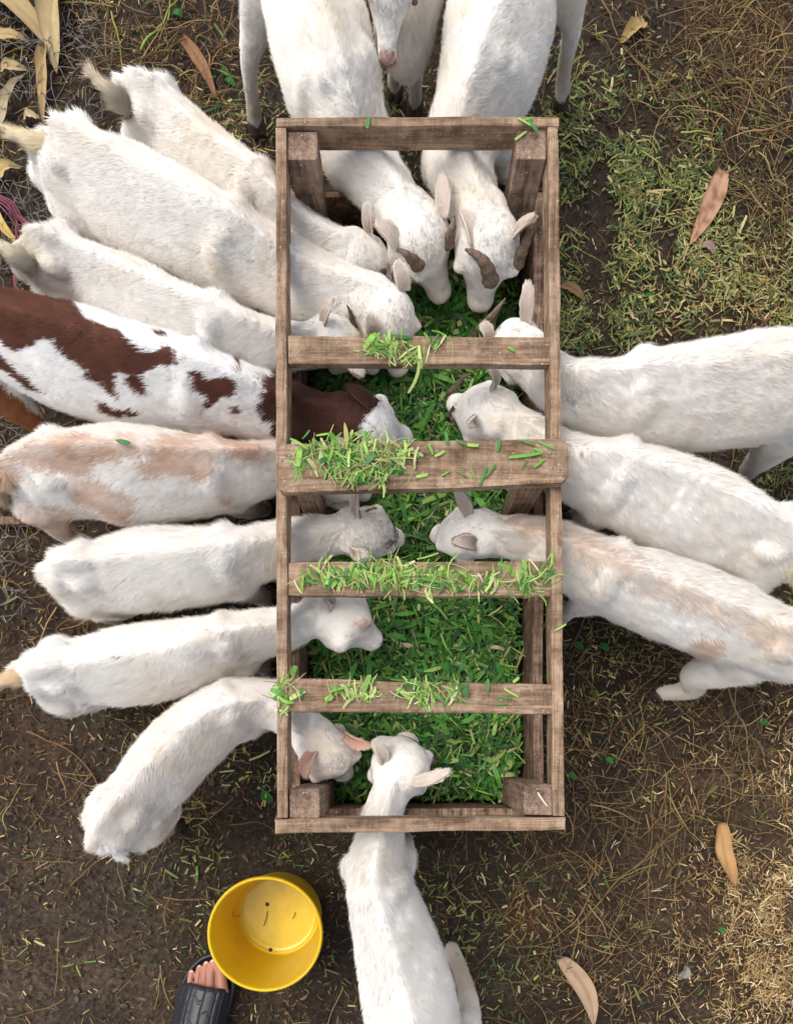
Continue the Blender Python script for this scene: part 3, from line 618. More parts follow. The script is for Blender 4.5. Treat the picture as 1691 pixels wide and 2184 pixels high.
def build_goat(g, idx):
    st = np.array(g['st'], float)                    # x, y, half width (photo pixels), z, half height
    K = np.array([[*P(x, y, z), w * (CAMH - z) / FPX, h] for x, y, w, z, h in st])
    R = catmull(K, 5); cen, w, h = R[:, :3], R[:, 3], R[:, 4]
    t = unit(np.gradient(cen, axis=0)); side = unit(np.cross(t, [0, 0, 1.0])); up = np.cross(side, t)
    tz = np.where(h > h.max() * .72)[0]; uu_ = (np.arange(len(h)) - tz[0]) / max(tz[-1] - tz[0], 1)
    w = w * np.interp(h, [.055, .09], [.97, g.get('slim', .885)])
    w = w * (1 - .13 * np.exp(-((uu_ - .24) / .09) ** 2) - .06 * np.exp(-((uu_ - .98) / .08) ** 2) + .03 * np.exp(-((uu_ - .5) / .2) ** 2))   # hollow flank, barrel
    h = h * (1 - .06 * np.exp(-((uu_ - .55) / .2) ** 2))
    base = cen[len(cen) // 2].copy(); base[2] = 0
    A = Acc()
    c2 = np.vstack([cen[0] - t[0] * h[0] * .5, cen, cen[-1] + t[-1] * h[-1] * .5])
    A.add(*tube(c2, np.vstack([side[0], side, side[-1]]), np.vstack([up[0], up, up[-1]]), np.concatenate([[w[0] * .5], w, [w[-1] * .6]]), np.concatenate([[h[0] * .5], h, [h[-1] * .6]]), 22, pear=.16, ridge=.006, roof=.38))
    # widest body run: hips and shoulders
    torso = np.where(h > h.max() * .72)[0]; i0, i1 = torso[0], torso[-1]
    L = i1 - i0; ih = i0 + int(L * .12); isd = i0 + int(L * .86)
    ff = g.get('flare', 1.0)
    for sg in (-1, 1):
        # haunch, hip bone, shoulder blade
        ball(A, cen[ih] + side[ih] * sg * w[ih] * .42 - up[ih] * h[ih] * .28, (w[ih] * .62, w[ih] * .62, h[ih] * .85))
        ball(A, cen[ih + 2] + side[ih + 2] * sg * w[ih + 2] * .42 + up[ih + 2] * h[ih + 2] * .56, (.026, .026, .022), 10, 6)
        ball(A, cen[isd] + side[isd] * sg * w[isd] * .52 - up[isd] * h[isd] * .1, (w[isd] * .50, w[isd] * .50, h[isd] * .85))
        ball(A, cen[isd] + side[isd] * sg * w[isd] * .22 + up[isd] * h[isd] * .66, (.024, .024, .028), 10, 6)
    hoofs = []
    def leg(pts, rad):
        limb(A, np.array(pts), rad); hoofs.append((np.array(pts[-1]), unit(np.array(pts[-1]) - np.array(pts[-2]))))
    custom = g.get('legs', {})
    sc = g.get('size', 1.0)
    for nm, i_, sg in (('hl', ih, 1), ('hr', ih, -1), ('fl', isd, 1), ('fr', isd, -1)):
        if nm in custom:
            if custom[nm] is None: continue
            leg([P(*q) for q in custom[nm][0]], custom[nm][1]); continue
        s_ = side[i_] * -sg; f = unit(t[i_] * [1, 1, 0]); c = cen[i_]; zt = c[2]
        o = c + s_ * w[i_] * .55
        if nm[0] == 'h':
            p = [o - [0, 0, .03], o + f * .03 + [0, 0, -zt * .42], o - f * .055 + [0, 0, -zt * .66], o - f * .04 + [0, 0, -zt * .9], o - f * .03 + [0, 0, -zt + .022]]
            leg(p, np.array([.045, .03, .0155, .012, .013]) * sc)
        else:
            p = [o - [0, 0, .03], o + f * .0 + [0, 0, -zt * .35], o + f * .008 + [0, 0, -zt * .62], o + f * .0 + [0, 0, -zt * .88], o + f * .012 + [0, 0, -zt + .022]]
            leg(p, np.array([.035, .024, .0165, .012, .013]) * sc)
    for (x, y, z, rx, ry, rz) in g.get('extra', []): ball(A, P(x, y, z), (rx, ry, rz))
    # head
    hp, hm = P(*g['poll']), P(*g['muz']); d = unit(hm - hp); HL = np.linalg.norm(hm - hp); hs = g.get('hs', 1.0)
    upv = np.array(g.get('hup', (0, 0, 1.0)), float); u = unit(upv - d * upv.dot(d)); s_ = np.cross(d, u)
    hs = hs * .93
    prof = np.array([[-.20, .022, .020, .022], [-.12, .036, .034, .038], [0, .046, .044, .050], [.14, .050, .049, .056], [.28, .051, .047, .060], [.42, .046, .040, .057], [.56, .036, .031, .047], [.70, .0265, .024, .035], [.84, .0225, .0205, .028], [.95, .0225, .0195, .026], [1.03, .018, .0145, .020], [1.07, .008, .006, .008]])
    Hc = catmull(prof, 3); c = hp + np.outer(Hc[:, 0] * HL, d)
    A.add(*tube(c, np.tile(s_, (len(c), 1)), np.tile(u, (len(c), 1)), Hc[:, 1] * hs, Hc[:, 2] * hs, 18, rd=Hc[:, 3] * hs))
    for sg in (-1, 1):
        ball(A, hp + d * HL * .36 + s_ * sg * .040 * hs + u * .020 * hs, np.array([.015, .015, .013]) * hs, 10, 6)      # brow over the eye
        ball(A, hp + d * HL * .30 + s_ * sg * .034 * hs - u * .034 * hs, np.array([.02, .02, .022]) * hs, 10, 6)      # jaw
    # neck joins the skull
    limb(A, np.array([cen[-4], cen[-1], hp + d * HL * .1 - u * .004]), [min(w[-4], h[-4]) * .95, h[-1] * .95, .042 * hs])
    V, Nn, T = voxel(A, .0065, 5)
    # ribs, muscle and folds
    q = V
    k = np.argmin(((V[:, None, :2] - cen[None, ::2, :2]) ** 2).sum(-1), 1) * 2 if len(V) < 60000 else np.zeros(len(V), int)
    tn = t[k]
    body = np.clip((V[:, 2] - .2) / .1, 0, 1)
    V = V + Nn * ((fbm(q, .06, idx + 3, 3) - .5) * .012 * body + (fbm(q, .02, idx + 9, 2) - .5) * .003)[:, None]
    arc_ = np.concatenate([[0], np.cumsum(np.linalg.norm(np.diff(cen, axis=0), axis=1))]); sv = arc_[k] + ((q - cen[k]) * tn).sum(1); sa_ = (sv - arc_[i0]) / (arc_[i1] - arc_[i0])
    V = V + Nn * (.0006 * np.sin(sv * 2 * np.pi / .021) * np.exp(-((sa_ - .58) / .16) ** 2) * np.clip(fbm(q, .08, idx + 31) * 2 - .5, 0, 1) * body)[:, None]
    # fur: blades lie back along the body
    tri = V[T]; fn = np.cross(tri[:, 1] - tri[:, 0], tri[:, 2] - tri[:, 0]); ar = np.linalg.norm(fn, axis=1) * .5; fn = fn / np.maximum(2 * ar, 1e-12)[:, None]
    tc = tri.mean(1); view = unit(np.array([0, 0, CAMH]) - tc)
    fx, fy = px_of(tc); vis = (fx > -120) & (fx < 1811) & (fy > -120) & (fy < 2304)
    wt = ar * np.clip(.25 + 1.2 * (fn * view).sum(1), .04, 1.2) * np.where(vis, 1, .06)
    cnt = int(FURN * g.get('fur', 1.0) * min(1.0, .25 + wt.sum() / .30))
    pickt = rng.choice(len(T), cnt, p=wt / wt.sum()); r1, r2 = rng.random(cnt), rng.random(cnt); fl = r1 + r2 > 1; r1[fl] = 1 - r1[fl]; r2[fl] = 1 - r2[fl]
    bw = np.stack([1 - r1 - r2, r1, r2], 1)
    rp = (tri[pickt] * bw[:, :, None]).sum(1); rn = unit((Nn[T[pickt]] * bw[:, :, None]).sum(1))
    comb = -tn[T[pickt, 0]]
    kk = k[T[pickt, 0]]; arc = np.concatenate([[0], np.cumsum(np.linalg.norm(np.diff(cen, axis=0), axis=1))]); rel = rp - cen[kk]
    sc3 = np.stack([(rel * side[kk]).sum(1), (rel * up[kk]).sum(1), (arc[kk] + (rel * t[kk]).sum(1)) * .16 - .25 * np.abs((rel * side[kk]).sum(1))], 1)
    streak = .5 * vnoise(sc3, .0035, idx + 200) + .5 * vnoise(sc3, .009, idx + 201)
    dh = np.linalg.norm(rp - (hp + d * HL * .35), axis=1); onhead = dh < HL * .72
    comb[onhead] = unit(-d * .7 + .25 * u)
    islow = rp[:, 2] < .24; comb[islow] = [0, 0, -1.0]
    comb = comb - np.array([0, 0, .45]) * (1 - onhead[:, None])      # hair falls down the flanks
    swx = np.stack([fbm(rp, .05, idx + 60 + a_, 2) - .5 for a_ in range(3)], 1) * 1.4
    lock = np.stack([vnoise(rp, .0075, idx + 90 + a_) - .5 for a_ in range(3)], 1)
    comb = comb + swx * .6 + lock * np.where(onhead, .7, .5)[:, None] + (rng.random((cnt, 3)) - .5) * .4
    comb = comb - rn * (comb * rn).sum(1)[:, None]; comb = unit(comb)
    ln = np.where(onhead, .0060, .0115) * np.where(islow, .6, 1.0) * (.6 + .8 * rng.random(cnt)) * g.get('hair', 1.0)
    lift = .20 + .22 * rng.random(cnt) + .35 * (vnoise(rp, .009, idx + 120) - .5) - .10 * onhead
    dirb = unit(comb + rn * lift[:, None]); sb = unit(np.cross(dirb, rn)); wd = .0009 * (.7 + .7 * rng.random(cnt)) * (1.1)
    tipp = rp + dirb * ln[:, None]; mid = rp + unit(dirb + rn * .12) * (ln * .5)[:, None]
    BV = np.stack([rp - rn * .001 - sb * wd[:, None] * .5, rp - rn * .001 + sb * wd[:, None] * .5, tipp], 1).reshape(-1, 3)
    BT = np.arange(cnt * 3).reshape(-1, 3) + len(V)
    col_s = colour_at(V, g, idx); col_b = colour_at(rp, g, idx)
    # bare pink skin round the nose and the eyes
    def face_tint(p, c):
        a_ = ((p - hp) @ d) / HL; s__ = (p - hp) @ s_; uu = (p - hp) @ u
        w_ = np.clip((a_ - .93) * 14, 0, 1) * (np.linalg.norm(p - hm, axis=1) < .05) * g.get('nose', .8)
        c = c * (1 - w_[:, None]) + PINK * w_[:, None]
        for sg in (-1, 1):
            e = hp + d * HL * .38 + s_ * sg * .050 * hs + u * .014 * hs; w_ = np.clip(1.4 - np.linalg.norm(p - e, axis=1) / .011, 0, 1)[:, None] * .6; c = c * (1 - w_) + PINK * .8 * w_
        return c
    col_s, col_b = face_tint(V, col_s), face_tint(rp, col_b)
    br = (.80 + .12 * rng.random(cnt) + .26 * streak)[:, None]
    n_b = unit(rn + lock * np.where(onhead, .30, .25)[:, None] + (rng.random((cnt, 3)) - .5) * .28 + side[kk] * ((streak - .5) * 1.3)[:, None])
    col = np.vstack([col_s * .97, np.repeat(np.clip(col_b * br, 0, .90), 3, axis=0)])
    n_b = unit(n_b + np.array([0, 0, .42])); nrm = np.vstack([unit(Nn + np.array([0, 0, .42])), np.repeat(n_b, 3, axis=0)])
    vx, vy = px_of(V)
    def snap(q, rad=14):
        dd = np.hypot(vx - q[0], vy - q[1]); w_ = np.where(dd < rad)[0]
        if len(w_) == 0: w_ = np.argsort(dd)[:6]
        return V[w_, 2].max() - .006
    root = empty('goat', base, g['label'], 'goat', 'goats feeding round the trough')
    me = mesh_np('goat_body', np.vstack([V, BV]) - base, [np.vstack([T, BT])], M_coat, {'col': rgba(col), 'nrm': nrm})
    link('body', me, root)
    # ears
    for e in g.get('ears', []):
        zb_ = snap(e[0]); b_, tp = P(e[0][0], e[0][1], zb_), P(e[1][0], e[1][1], zb_ + e[1][2] - e[0][2]); wE = e[2] if len(e) > 2 else .019; face = np.array(e[3] if len(e) > 3 else (0, 0, 1.0), float)
        ear(root, base, b_, tp, wE, face, g)
    for hpts, r in g.get('horns', []):
        zb_ = snap(hpts[0]); hpts = [(q[0], q[1], zb_ + (q[2] - hpts[0][2])) for q in hpts]
        hb = P(*hpts[0]); hc_ = hp + d * HL * .22; Kh = catmull(np.array([hb - [0, 0, .010] - unit(P(*hpts[1]) - hb) * .006] + [P(*q) for q in hpts[1:]]), 6); Ah = Acc(); rr = np.linspace(1, .12, len(Kh)) * r * .70
        rr = rr * (1 + .07 * np.sin(np.arange(len(Kh)) * 1.9)); limb(Ah, Kh, rr, 12, 3, flat=.78); Vh, Fh = Ah.get()
        Vh = Vh + (fbm(Vh, .007, idx, 2)[:, None] - .5) * .0012
        link('horn', mesh_np('horn', Vh - base, Fh, M_horn), root)
    for sg in (-1, 1):
        e = hp + d * HL * .385 + s_ * sg * .0495 * hs + u * .012 * hs; Ae = Acc(); ball(Ae, e - base, np.array([.0075, .0075, .0055]) * hs, 10, 7); Ve, Fe = Ae.get()
        if g.get('eyes', True): link('eye', mesh_np('eye', Ve, Fe, M_eye), root)
    for hq, hd in hoofs:
        Ah = Acc()
        for sg in (-1, 1):
            f = unit(t[len(t) // 2] * [1, 1, 0]); sd_ = np.array([-f[1], f[0], 0])
            q0 = np.array([hq[0], hq[1], .030]) + sd_ * sg * .008
            limb(Ah, np.array([q0, q0 + f * .006 - [0, 0, .012], q0 + f * .012 - [0, 0, .022]]), [.0095, .0105, .0095], 8, 2)
        Vh, Fh = Ah.get(); Vh[:, 2] = np.maximum(Vh[:, 2], -.002); link('hoof', mesh_np('hoof', Vh - base, Fh, M_hoof), root)
    if 'tail' in g: tail(root, base, [P(*q) for q in g['tail']], g)
    return root

def fur_on(V, T, Nn, comb, cnt, ln, lift, wd, colf, seed):
    tri = V[T]; ar = np.linalg.norm(np.cross(tri[:, 1] - tri[:, 0], tri[:, 2] - tri[:, 0]), axis=1)
    k = rng.choice(len(T), cnt, p=ar / ar.sum()); r1, r2 = rng.random(cnt), rng.random(cnt); f = r1 + r2 > 1; r1[f] = 1 - r1[f]; r2[f] = 1 - r2[f]
    bw = np.stack([1 - r1 - r2, r1, r2], 1)[:, :, None]; rp = (tri[k] * bw).sum(1); rn = unit((Nn[T[k]] * bw).sum(1))
    lock = np.stack([vnoise(rp, .007, seed + a_) - .5 for a_ in range(3)], 1)
    c = comb + lock * 1.0 + (rng.random((cnt, 3)) - .5) * .5; c = unit(c - rn * (c * rn).sum(1)[:, None]); dr = unit(c + rn * lift * (.5 + rng.random(cnt))[:, None]); s = unit(np.cross(dr, rn))
    l = ln * (.6 + .8 * rng.random(cnt)); BV = np.stack([rp - s * wd * .5, rp + s * wd * .5, rp + dr * l[:, None]], 1).reshape(-1, 3)
    return BV, np.arange(cnt * 3).reshape(-1, 3), np.repeat(colf(rp), 3, axis=0), np.repeat(unit(rn + lock * .8), 3, axis=0)
def normals_of(V, T):
    fn = np.cross(V[T[:, 1]] - V[T[:, 0]], V[T[:, 2]] - V[T[:, 0]]); Nn = np.zeros_like(V)
    for j in range(3): np.add.at(Nn, T[:, j], fn)
    return unit(Nn)
def ear(root, base, b, tp, wE, face, g):
    L = np.linalg.norm(tp - b); d = (tp - b) / L; f = unit(face - d * face.dot(d)); s = np.cross(d, f)
    k, m = 12, 8; V = []
    for i in range(k + 1):
        t = i / k; w = wE * .66 * (.48 + 1.0 * math.sin(math.pi * min(1, t * .80 + .10)) ** .9 * .62) * (1 - t ** 7 * .45) * (1 if t < .97 else .7)
        c = b + d * L * (t * 1.04 - .06) + f * .010 * math.sin(math.pi * t * .8) + s * .004 * math.sin(3 * t)
        cup = 1.25 * (1 - .55 * t)
        for j in range(m + 1):
            a = (j / m - .5) * 2; V.append(c + s * w * math.sin(a * cup) / max(math.sin(cup), .6) * .9 + f * w * (1 - math.cos(a * cup)) * .9)
    V = np.array(V); n = len(V); i = np.arange(n).reshape(k + 1, m + 1)
    Q = np.stack([i[:-1, :-1], i[:-1, 1:], i[1:, 1:], i[1:, :-1]], -1).reshape(-1, 4)
    T = np.vstack([Q[:, [0, 1, 2]], Q[:, [0, 2, 3]]]); Nn = normals_of(V, T)
    if (Nn * f).sum(1).mean() < 0: Nn = -Nn; T = T[:, ::-1]
    O = V - Nn * .0032; To = T[:, ::-1] + n
    edge = np.concatenate([i[0, :], i[1:, -1], i[-1, :-1][::-1], i[1:-1, 0][::-1]]); e2 = np.roll(edge, -1)
    Te = np.vstack([np.stack([edge, edge + n, e2 + n], 1), np.stack([edge, e2 + n, e2], 1)])
    inner = np.array(g.get('earin', (.86, .72, .65))); outer = np.array(g.get('earcol', (.84, .77, .71)))
    tt = np.repeat(np.linspace(0, 1, k + 1), m + 1)[:, None]
    tipc = np.array(g.get('eartip', outer)); oc = outer * (1 - tt ** 1.5) + tipc * tt ** 1.5
    ci = inner * (.85 + .3 * vnoise(V, .01, 4)[:, None])
    VV = np.vstack([V, O]); TT = np.vstack([T, To, Te]); NN = np.vstack([Nn, -Nn]); CC = np.vstack([ci, oc])
    def cf(p):
        a = np.clip(((p - b) @ d) / L, 0, 1)[:, None]; return outer * (1 - a ** 1.5) + tipc * a ** 1.5
    fv, ft, fc, fnn = fur_on(O, To - n, -Nn, d[None] * .9, 2600, .0055, .30, .0009, cf, 7)
    fv2, ft2, fc2, fn2 = fur_on(V, T, Nn, s[None] * .2 + d[None], 500, .006, .5, .0008, lambda p: np.tile(inner * 1.12, (len(p), 1)), 9)
    n0 = len(VV); allV = np.vstack([VV, fv, fv2]); allT = np.vstack([TT, ft + n0, ft2 + n0 + len(fv)])
    link('ear', mesh_np('ear', allV - base, [allT], M_ear, {'col': rgba(np.clip(np.vstack([CC, fc * (.9 + .2 * rng.random((len(fc), 1))), fc2]), 0, .86)), 'nrm': np.vstack([NN, fnn, fn2])}), root)
def tail(root, base, pts, g):
    A = Acc(); K = np.array(pts); limb(A, K, np.linspace(.0135, .006, len(K)), 10, 5, flat=1.0); V, F = A.get()
    T = np.vstack([F[0][:, [0, 1, 2]], F[0][:, [0, 2, 3]], F[1]]); Nn = normals_of(V, T)
    if ((V - V.mean(0)) * Nn).sum(1).mean() < 0: T = T[:, ::-1]; Nn = -Nn
    c = np.array(g.get('tailcol', (.76, .67, .50))); d = unit(K[-1] - K[0])
    cf = lambda p: c[None] * (.88 + .25 * vnoise(p, .02, 3)[:, None])
    fv, ft, fc, fn = fur_on(V, T, Nn, d[None] * 1.1, 6000, .022, .22, .0011, cf, 13); fn = unit(fn + np.array([0, 0, .7])); Nn = unit(Nn + np.array([0, 0, .7]))
    link('tail', mesh_np('tail', np.vstack([V, fv]) - base, [np.vstack([T, ft + len(V)])], M_coat, {'col': rgba(np.clip(np.vstack([cf(V) * .9, fc * (.88 + .22 * rng.random((len(fc), 1)))]), 0, .86)), 'nrm': np.vstack([Nn, fn])}), root)

def zl(l): return [(x * .3681, 389 + y * .3681) for x, y in l]
def zr(l): return [(1128.4 + x * .4276, 622.6 + y * .4276) for x, y in l]
BROWN = (.105, .040, .024); DBROWN = (.070, .028, .020); TAN = (.55, .34, .235)
def S5(l, z=.33, h=.10):
    return [(*q[:3], q[3] if len(q) > 3 else z, q[4] if len(q) > 4 else h) for q in l]
GO = [
 dict(label='large horned white goat reaching under the end rail at the upper left of the trough', size=1.15, hs=1.12, cream=.5,
      st=[(605, -270, 70, .38, .08), (622, -190, 100, .385, .115), (650, -60, 112, .385, .125), (680, 60, 115, .38, .125), (708, 160, 116, .375, .115), (735, 240, 104, .36, .10), (762, 315, 86, .345, .072), (800, 375, 66, .335, .056), (840, 425, 57, .335, .052), (868, 462, 52, .34, .048)],
      poll=(885, 482, .35), muz=(942, 630, .215), extra=[(742, 352, .30, .040, .040, .05)],
      legs={'hl': None, 'hr': ([(590, -90, .34), (562, 0, .27), (533, 120, .15), (538, 210, .07), (545, 262, .025)], np.array([.055, .04, .02, .015, .016])), 'fr': ([(735, 330, .30), (738, 350, .2), (742, 370, .1), (745, 385, .02)], np.array([.035, .026, .018, .014])), 'fl': ([(800, 290, .3), (800, 320, .2), (800, 330, .1), (800, 345, .02)], np.array([.035, .026, .018, .014]))},
      ears=[((848, 528, .35), (797, 476, .375), .018, (.3, -.2, 1)), ((945, 462, .36), (944, 372, .375), .018, (-.4, 0, 1))], eartip=(.6, .45, .38),
      horns=[([(888, 556, .362), (870, 545, .378), (846, 530, .388)], .019), ([(957, 508, .365), (963, 490, .38), (969, 460, .388)], .018)]),
 dict(label='large white goat with dark curved horn, right of the two under the end rail', size=1.15, hs=1.2, cream=.5,
      st=[(1085, -270, 80, .38, .08), (1082, -180, 115, .385, .12), (1072, -40, 124, .385, .13), (1065, 60, 126, .38, .13), (1045, 140, 118, .375, .12), (1015, 215, 102, .365, .11), (985, 295, 86, .35, .078), (982, 360, 72, .34, .058), (1005, 420, 62, .338, .054), (1028, 462, 56, .34, .05)],
      poll=(1042, 488, .35), muz=(1022, 650, .215), extra=[(940, 352, .30, .036, .04, .05)],
      legs={'hl': None, 'hr': None, 'hx': 0, 'fl': ([(1055, 300, .3), (1070, 340, .2), (1075, 362, .1), (1078, 380, .02)], np.array([.035, .026, .018, .014])), 'fr': ([(945, 300, .3), (950, 330, .2), (955, 350, .1), (958, 365, .02)], np.array([.035, .026, .018, .014])),
            'hl': ([(1180, -90, .34), (1205, -10, .27), (1218, 60, .17), (1204, 140, .08), (1198, 205, .025)], np.array([.05, .035, .02, .0155, .017]))},
      ears=[((1008, 520, .36), (978, 448, .37), .018, (.4, -.1, 1)), ((1098, 502, .35), (1146, 462, .385), .016, (-.2, .3, 1))], eartip=(.6, .45, .38),
      horns=[([(1046, 588, .362), (1034, 563, .383), (1010, 540, .396), (992, 532, .40)], .0215), ([(1106, 552, .352), (1118, 524, .375), (1134, 486, .392), (1146, 462, .398)], .018)]),
 dict(label='white goat facing the camera with pink nose, between the two horned goats at the top', hs=.80, cream=.25, eyes=True,
      st=[(915, -430, 60, .33, .07), (908, -360, 90, .335, .105), (900, -230, 95, .335, .11), (892, -110, 85, .335, .11), (884, -20, 68, .33, .10), (880, 45, 50, .33, .085), (862, -20, 42, .40, .05), (846, -70, 36, .46, .04)],
      poll=(838, -95, .50), muz=(826, 128, .405), hup=(0, -1, .9), nose=1.0,
      patch=[(tuple(PINK), [(808, 113), (846, 111), (843, 126), (834, 134), (820, 134), (811, 126)], 2, 1), ((.25, .13, .11), [(842, 118), (846, 112), (840, 122), (832, 130), (836, 130)], .5, .9), ((.25, .13, .11), [(809, 114), (813, 120), (818, 128), (814, 126)], .5, .9)],
      legs={'fl': ([(888, 60, .26), (886, 120, .17), (885, 170, .09), (886, 218, .025)], np.array([.03, .022, .016, .015])), 'fr': ([(852, 40, .26), (847, 95, .17), (844, 140, .09), (842, 185, .025)], np.array([.03, .022, .016, .015]))},
      ears=[((880, -60, .50), (945, -75, .5), .018, (0, -1, 1)), ((795, -60, .50), (735, -75, .5), .018, (0, -1, 1))]),
 dict(label='slender white goat with upright pink tail, furthest up on the left side of the trough', hs=.9, cream=.55,
      st=S5([(282, 212, 32, .35, .06), (312, 238, 62, .345, .10), (368, 285, 76), (440, 348, 78), (520, 408, 74), (585, 462, 68, .33, .09), (640, 500, 60, .325, .062), (700, 525, 50, .32, .05), (748, 542, 44, .32, .045)]),
      poll=(768, 548, .315), muz=(850, 600, .21), tail=[(272, 232, .38), (245, 205, .41), (205, 168, .42)], tailcol=(.80, .66, .50),
      ears=[((788, 492, .34), (784, 432, .37), .014, (-.5, 0, 1)), ((835, 575, .30), (850, 545, .33), .013)], horns=[([(815, 574, .325), (812, 578, .335), (806, 582, .34)], .011)]),
 dict(label='broad white goat with bushy cream tail, largest on the left side', hs=1.08, size=1.1, cream=.5,
      st=S5([(112, 318, 42, .38, .06), (148, 345, 86, .36, .11), (225, 392, 106, .36, .12), (330, 446, 108, .36, .12), (430, 496, 104, .36, .115), (520, 542, 98, .35, .105), (588, 572, 92, .345, .075), (660, 600, 78, .34, .055), (735, 622, 64, .335, .052), (790, 642, 56, .335, .05)]),
      poll=(820, 655, .345), muz=(852, 788, .215), tail=[(118, 318, .40), (78, 305, .41), (28, 285, .41)], tailcol=(.78, .66, .44),
      ears=[((862, 618, .35), (845, 556, .38), .016, (-.2, -.3, 1)), ((795, 712, .33), (785, 664, .365), .016, (0, -1, .5))]),
 dict(label='white goat with short pale tail and small dark horn, above the brown patched goat', hs=.86, cream=.6,
      st=S5([(70, 560, 36, .35, .06), (108, 560, 62, .345, .1), (185, 588, 72), (275, 626, 76), (365, 666, 74), (450, 702, 68), (520, 724, 60, .33, .09), (585, 735, 52, .33, .06), (645, 735, 47, .33, .05), (690, 726, 43, .33, .045)]),
      poll=(712, 716, .33), muz=(800, 782, .205), tail=[(72, 562, .38), (40, 548, .40), (8, 530, .40)],
      ears=[((690, 688, .345), (716, 634, .37), .014, (-.6, 0, .9)), ((745, 770, .31), (775, 800, .3), .014)], horns=[([(752, 686, .34), (748, 668, .355), (740, 650, .37)], .009)]),
 dict(label='brown and white patched goat with dark brown neck and white face', hs=1.02, cream=.1, base=(.88, .87, .86), legcol=(.30, .13, .06), earcol=(.10, .045, .032), earin=(.16, .08, .06), size=1.1,
      st=S5([(-120, 672, 60, .37, .07), (-80, 682, 92, .36, .11), (0, 708, 100, .36, .12), (100, 742, 112, .36, .125), (200, 772, 118, .355, .125), (350, 805, 102, .35, .115), (480, 838, 88, .345, .105), (555, 858, 76, .34, .08), (610, 872, 62, .335, .058), (670, 884, 50, .33, .05), (725, 893, 45, .33, .047)]),
      poll=(762, 896, .325), muz=(868, 935, .205),
      legs={'hr': ([(-60, 760, .32), (10, 840, .26), (85, 915, .17), (75, 950, .08), (80, 985, .02)], np.array([.05, .034, .02, .015, .015]))},
      ears=[((795, 868, .34), (738, 822, .36), .016, (.3, -.6, .8)), ((750, 930, .32), (720, 960, .31), .015)],
      patch=[(BROWN, zl([(-400, 500), (-100, 600), (150, 598), (250, 615), (420, 670), (490, 760), (505, 800), (620, 835), (700, 860), (780, 930), (880, 985), (980, 950), (1035, 990), (1060, 1050), (940, 1050), (845, 1110), (875, 1235), (800, 1220), (740, 1160), (770, 1110), (690, 1090), (680, 1190), (715, 1255), (660, 1235), (600, 1165), (520, 1135), (490, 1060), (400, 1010), (300, 905), (190, 940), (110, 990), (0, 925), (-400, 850)]), 3, 1),
             (BROWN, zl([(1110, 1085), (1180, 1095), (1220, 1140), (1300, 1120), (1400, 1150), (1380, 1240), (1300, 1240), (1240, 1300), (1200, 1300), (1210, 1240), (1130, 1180)]), 3, 1),
             (BROWN, zl([(560, 1255), (620, 1275), (680, 1310), (760, 1305), (840, 1345), (700, 1355), (600, 1330)]), 3, 1),
             (DBROWN, zl([(1540, 1140), (1700, 1100), (1700, 1420), (1600, 1390), (1530, 1380), (1505, 1300), (1540, 1260)]), 4, 1),
             (DBROWN, zl([(1470, 1110), (1520, 1125), (1600, 1150), (1560, 1210)]), 4, .7),
             (BROWN, zl([(895, 862), (960, 870), (992, 900), (940, 900)]), 2, 1), (BROWN, zl([(1340, 1290), (1400, 1285), (1420, 1330), (1360, 1345)]), 2, 1), (BROWN, zl([(1360, 1010), (1395, 1015), (1415, 1080), (1390, 1115), (1365, 1105), (1395, 1080)]), 2, 1),
             (BROWN, zl([(-100, 960), (0, 985), (130, 1100), (275, 1225), (180, 1195), (60, 1105), (-100, 1040)]), 3, 1),
             ((.30, .12, .05), [(-80, 790), (0, 812), (60, 868), (122, 912), (130, 1010), (-80, 1010)], 3, 1),
             (DBROWN, [(585, 790), (800, 800), (806, 868), (778, 890), (772, 925), (776, 1000), (585, 1000)], 4, 1)]),
 dict(label='white goat with tan patches and a green leaf on its back', hs=.86, cream=.35, earcol=(.6, .5, .42),
      st=S5([(12, 1018, 28, .36, .055), (60, 1010, 66, .355, .09), (145, 1006, 100, .35, .12), (250, 1005, 112, .35, .125), (350, 1007, 102, .35, .12), (450, 1008, 86, .345, .105), (525, 1000, 68, .34, .09), (590, 988, 52, .335, .06), (645, 992, 46, .33, .05), (680, 1000, 43, .33, .045)]),
      poll=(700, 1010, .325), muz=(782, 1052, .205), tail=[(15, 1010, .40), (-5, 1025, .37), (8, 1062, .33)], tailcol=(.5, .36, .24),
      legs={'hr': ([(80, 1060, .30), (105, 1090, .24), (128, 1130, .16), (160, 1150, .08), (195, 1162, .025)], np.array([.05, .035, .02, .016, .016])), 'fr': ([(500, 1050, .3), (520, 1075, .2), (545, 1085, .12), (570, 1085, .02)], np.array([.035, .026, .018, .014]))},
      ears=[((745, 1090, .31), (705, 1080, .30), .014), ((725, 965, .34), (712, 935, .36), .014)],
      patch=[(TAN, zl([(60, 1580), (160, 1500), (480, 1440), (560, 1475), (900, 1470), (1180, 1430), (1640, 1500), (1640, 1620), (1400, 1590), (1250, 1560), (1230, 1740), (1050, 1700), (850, 1720), (820, 1600), (600, 1580), (560, 1640), (520, 1700), (300, 1680), (150, 1640)]), 9, .85),
             ((.48, .30, .2), zl([(120, 1600), (500, 1550), (900, 1545), (1600, 1540), (1500, 1600), (900, 1585), (500, 1585)]), 7, .5),
             (TAN, zl([(380, 1720), (520, 1700), (700, 1780), (810, 1830), (770, 1990), (600, 1950), (440, 1860)]), 9, .8), (TAN, zl([(1275, 1815), (1350, 1820), (1380, 1860), (1290, 1865)]), 4, .9),
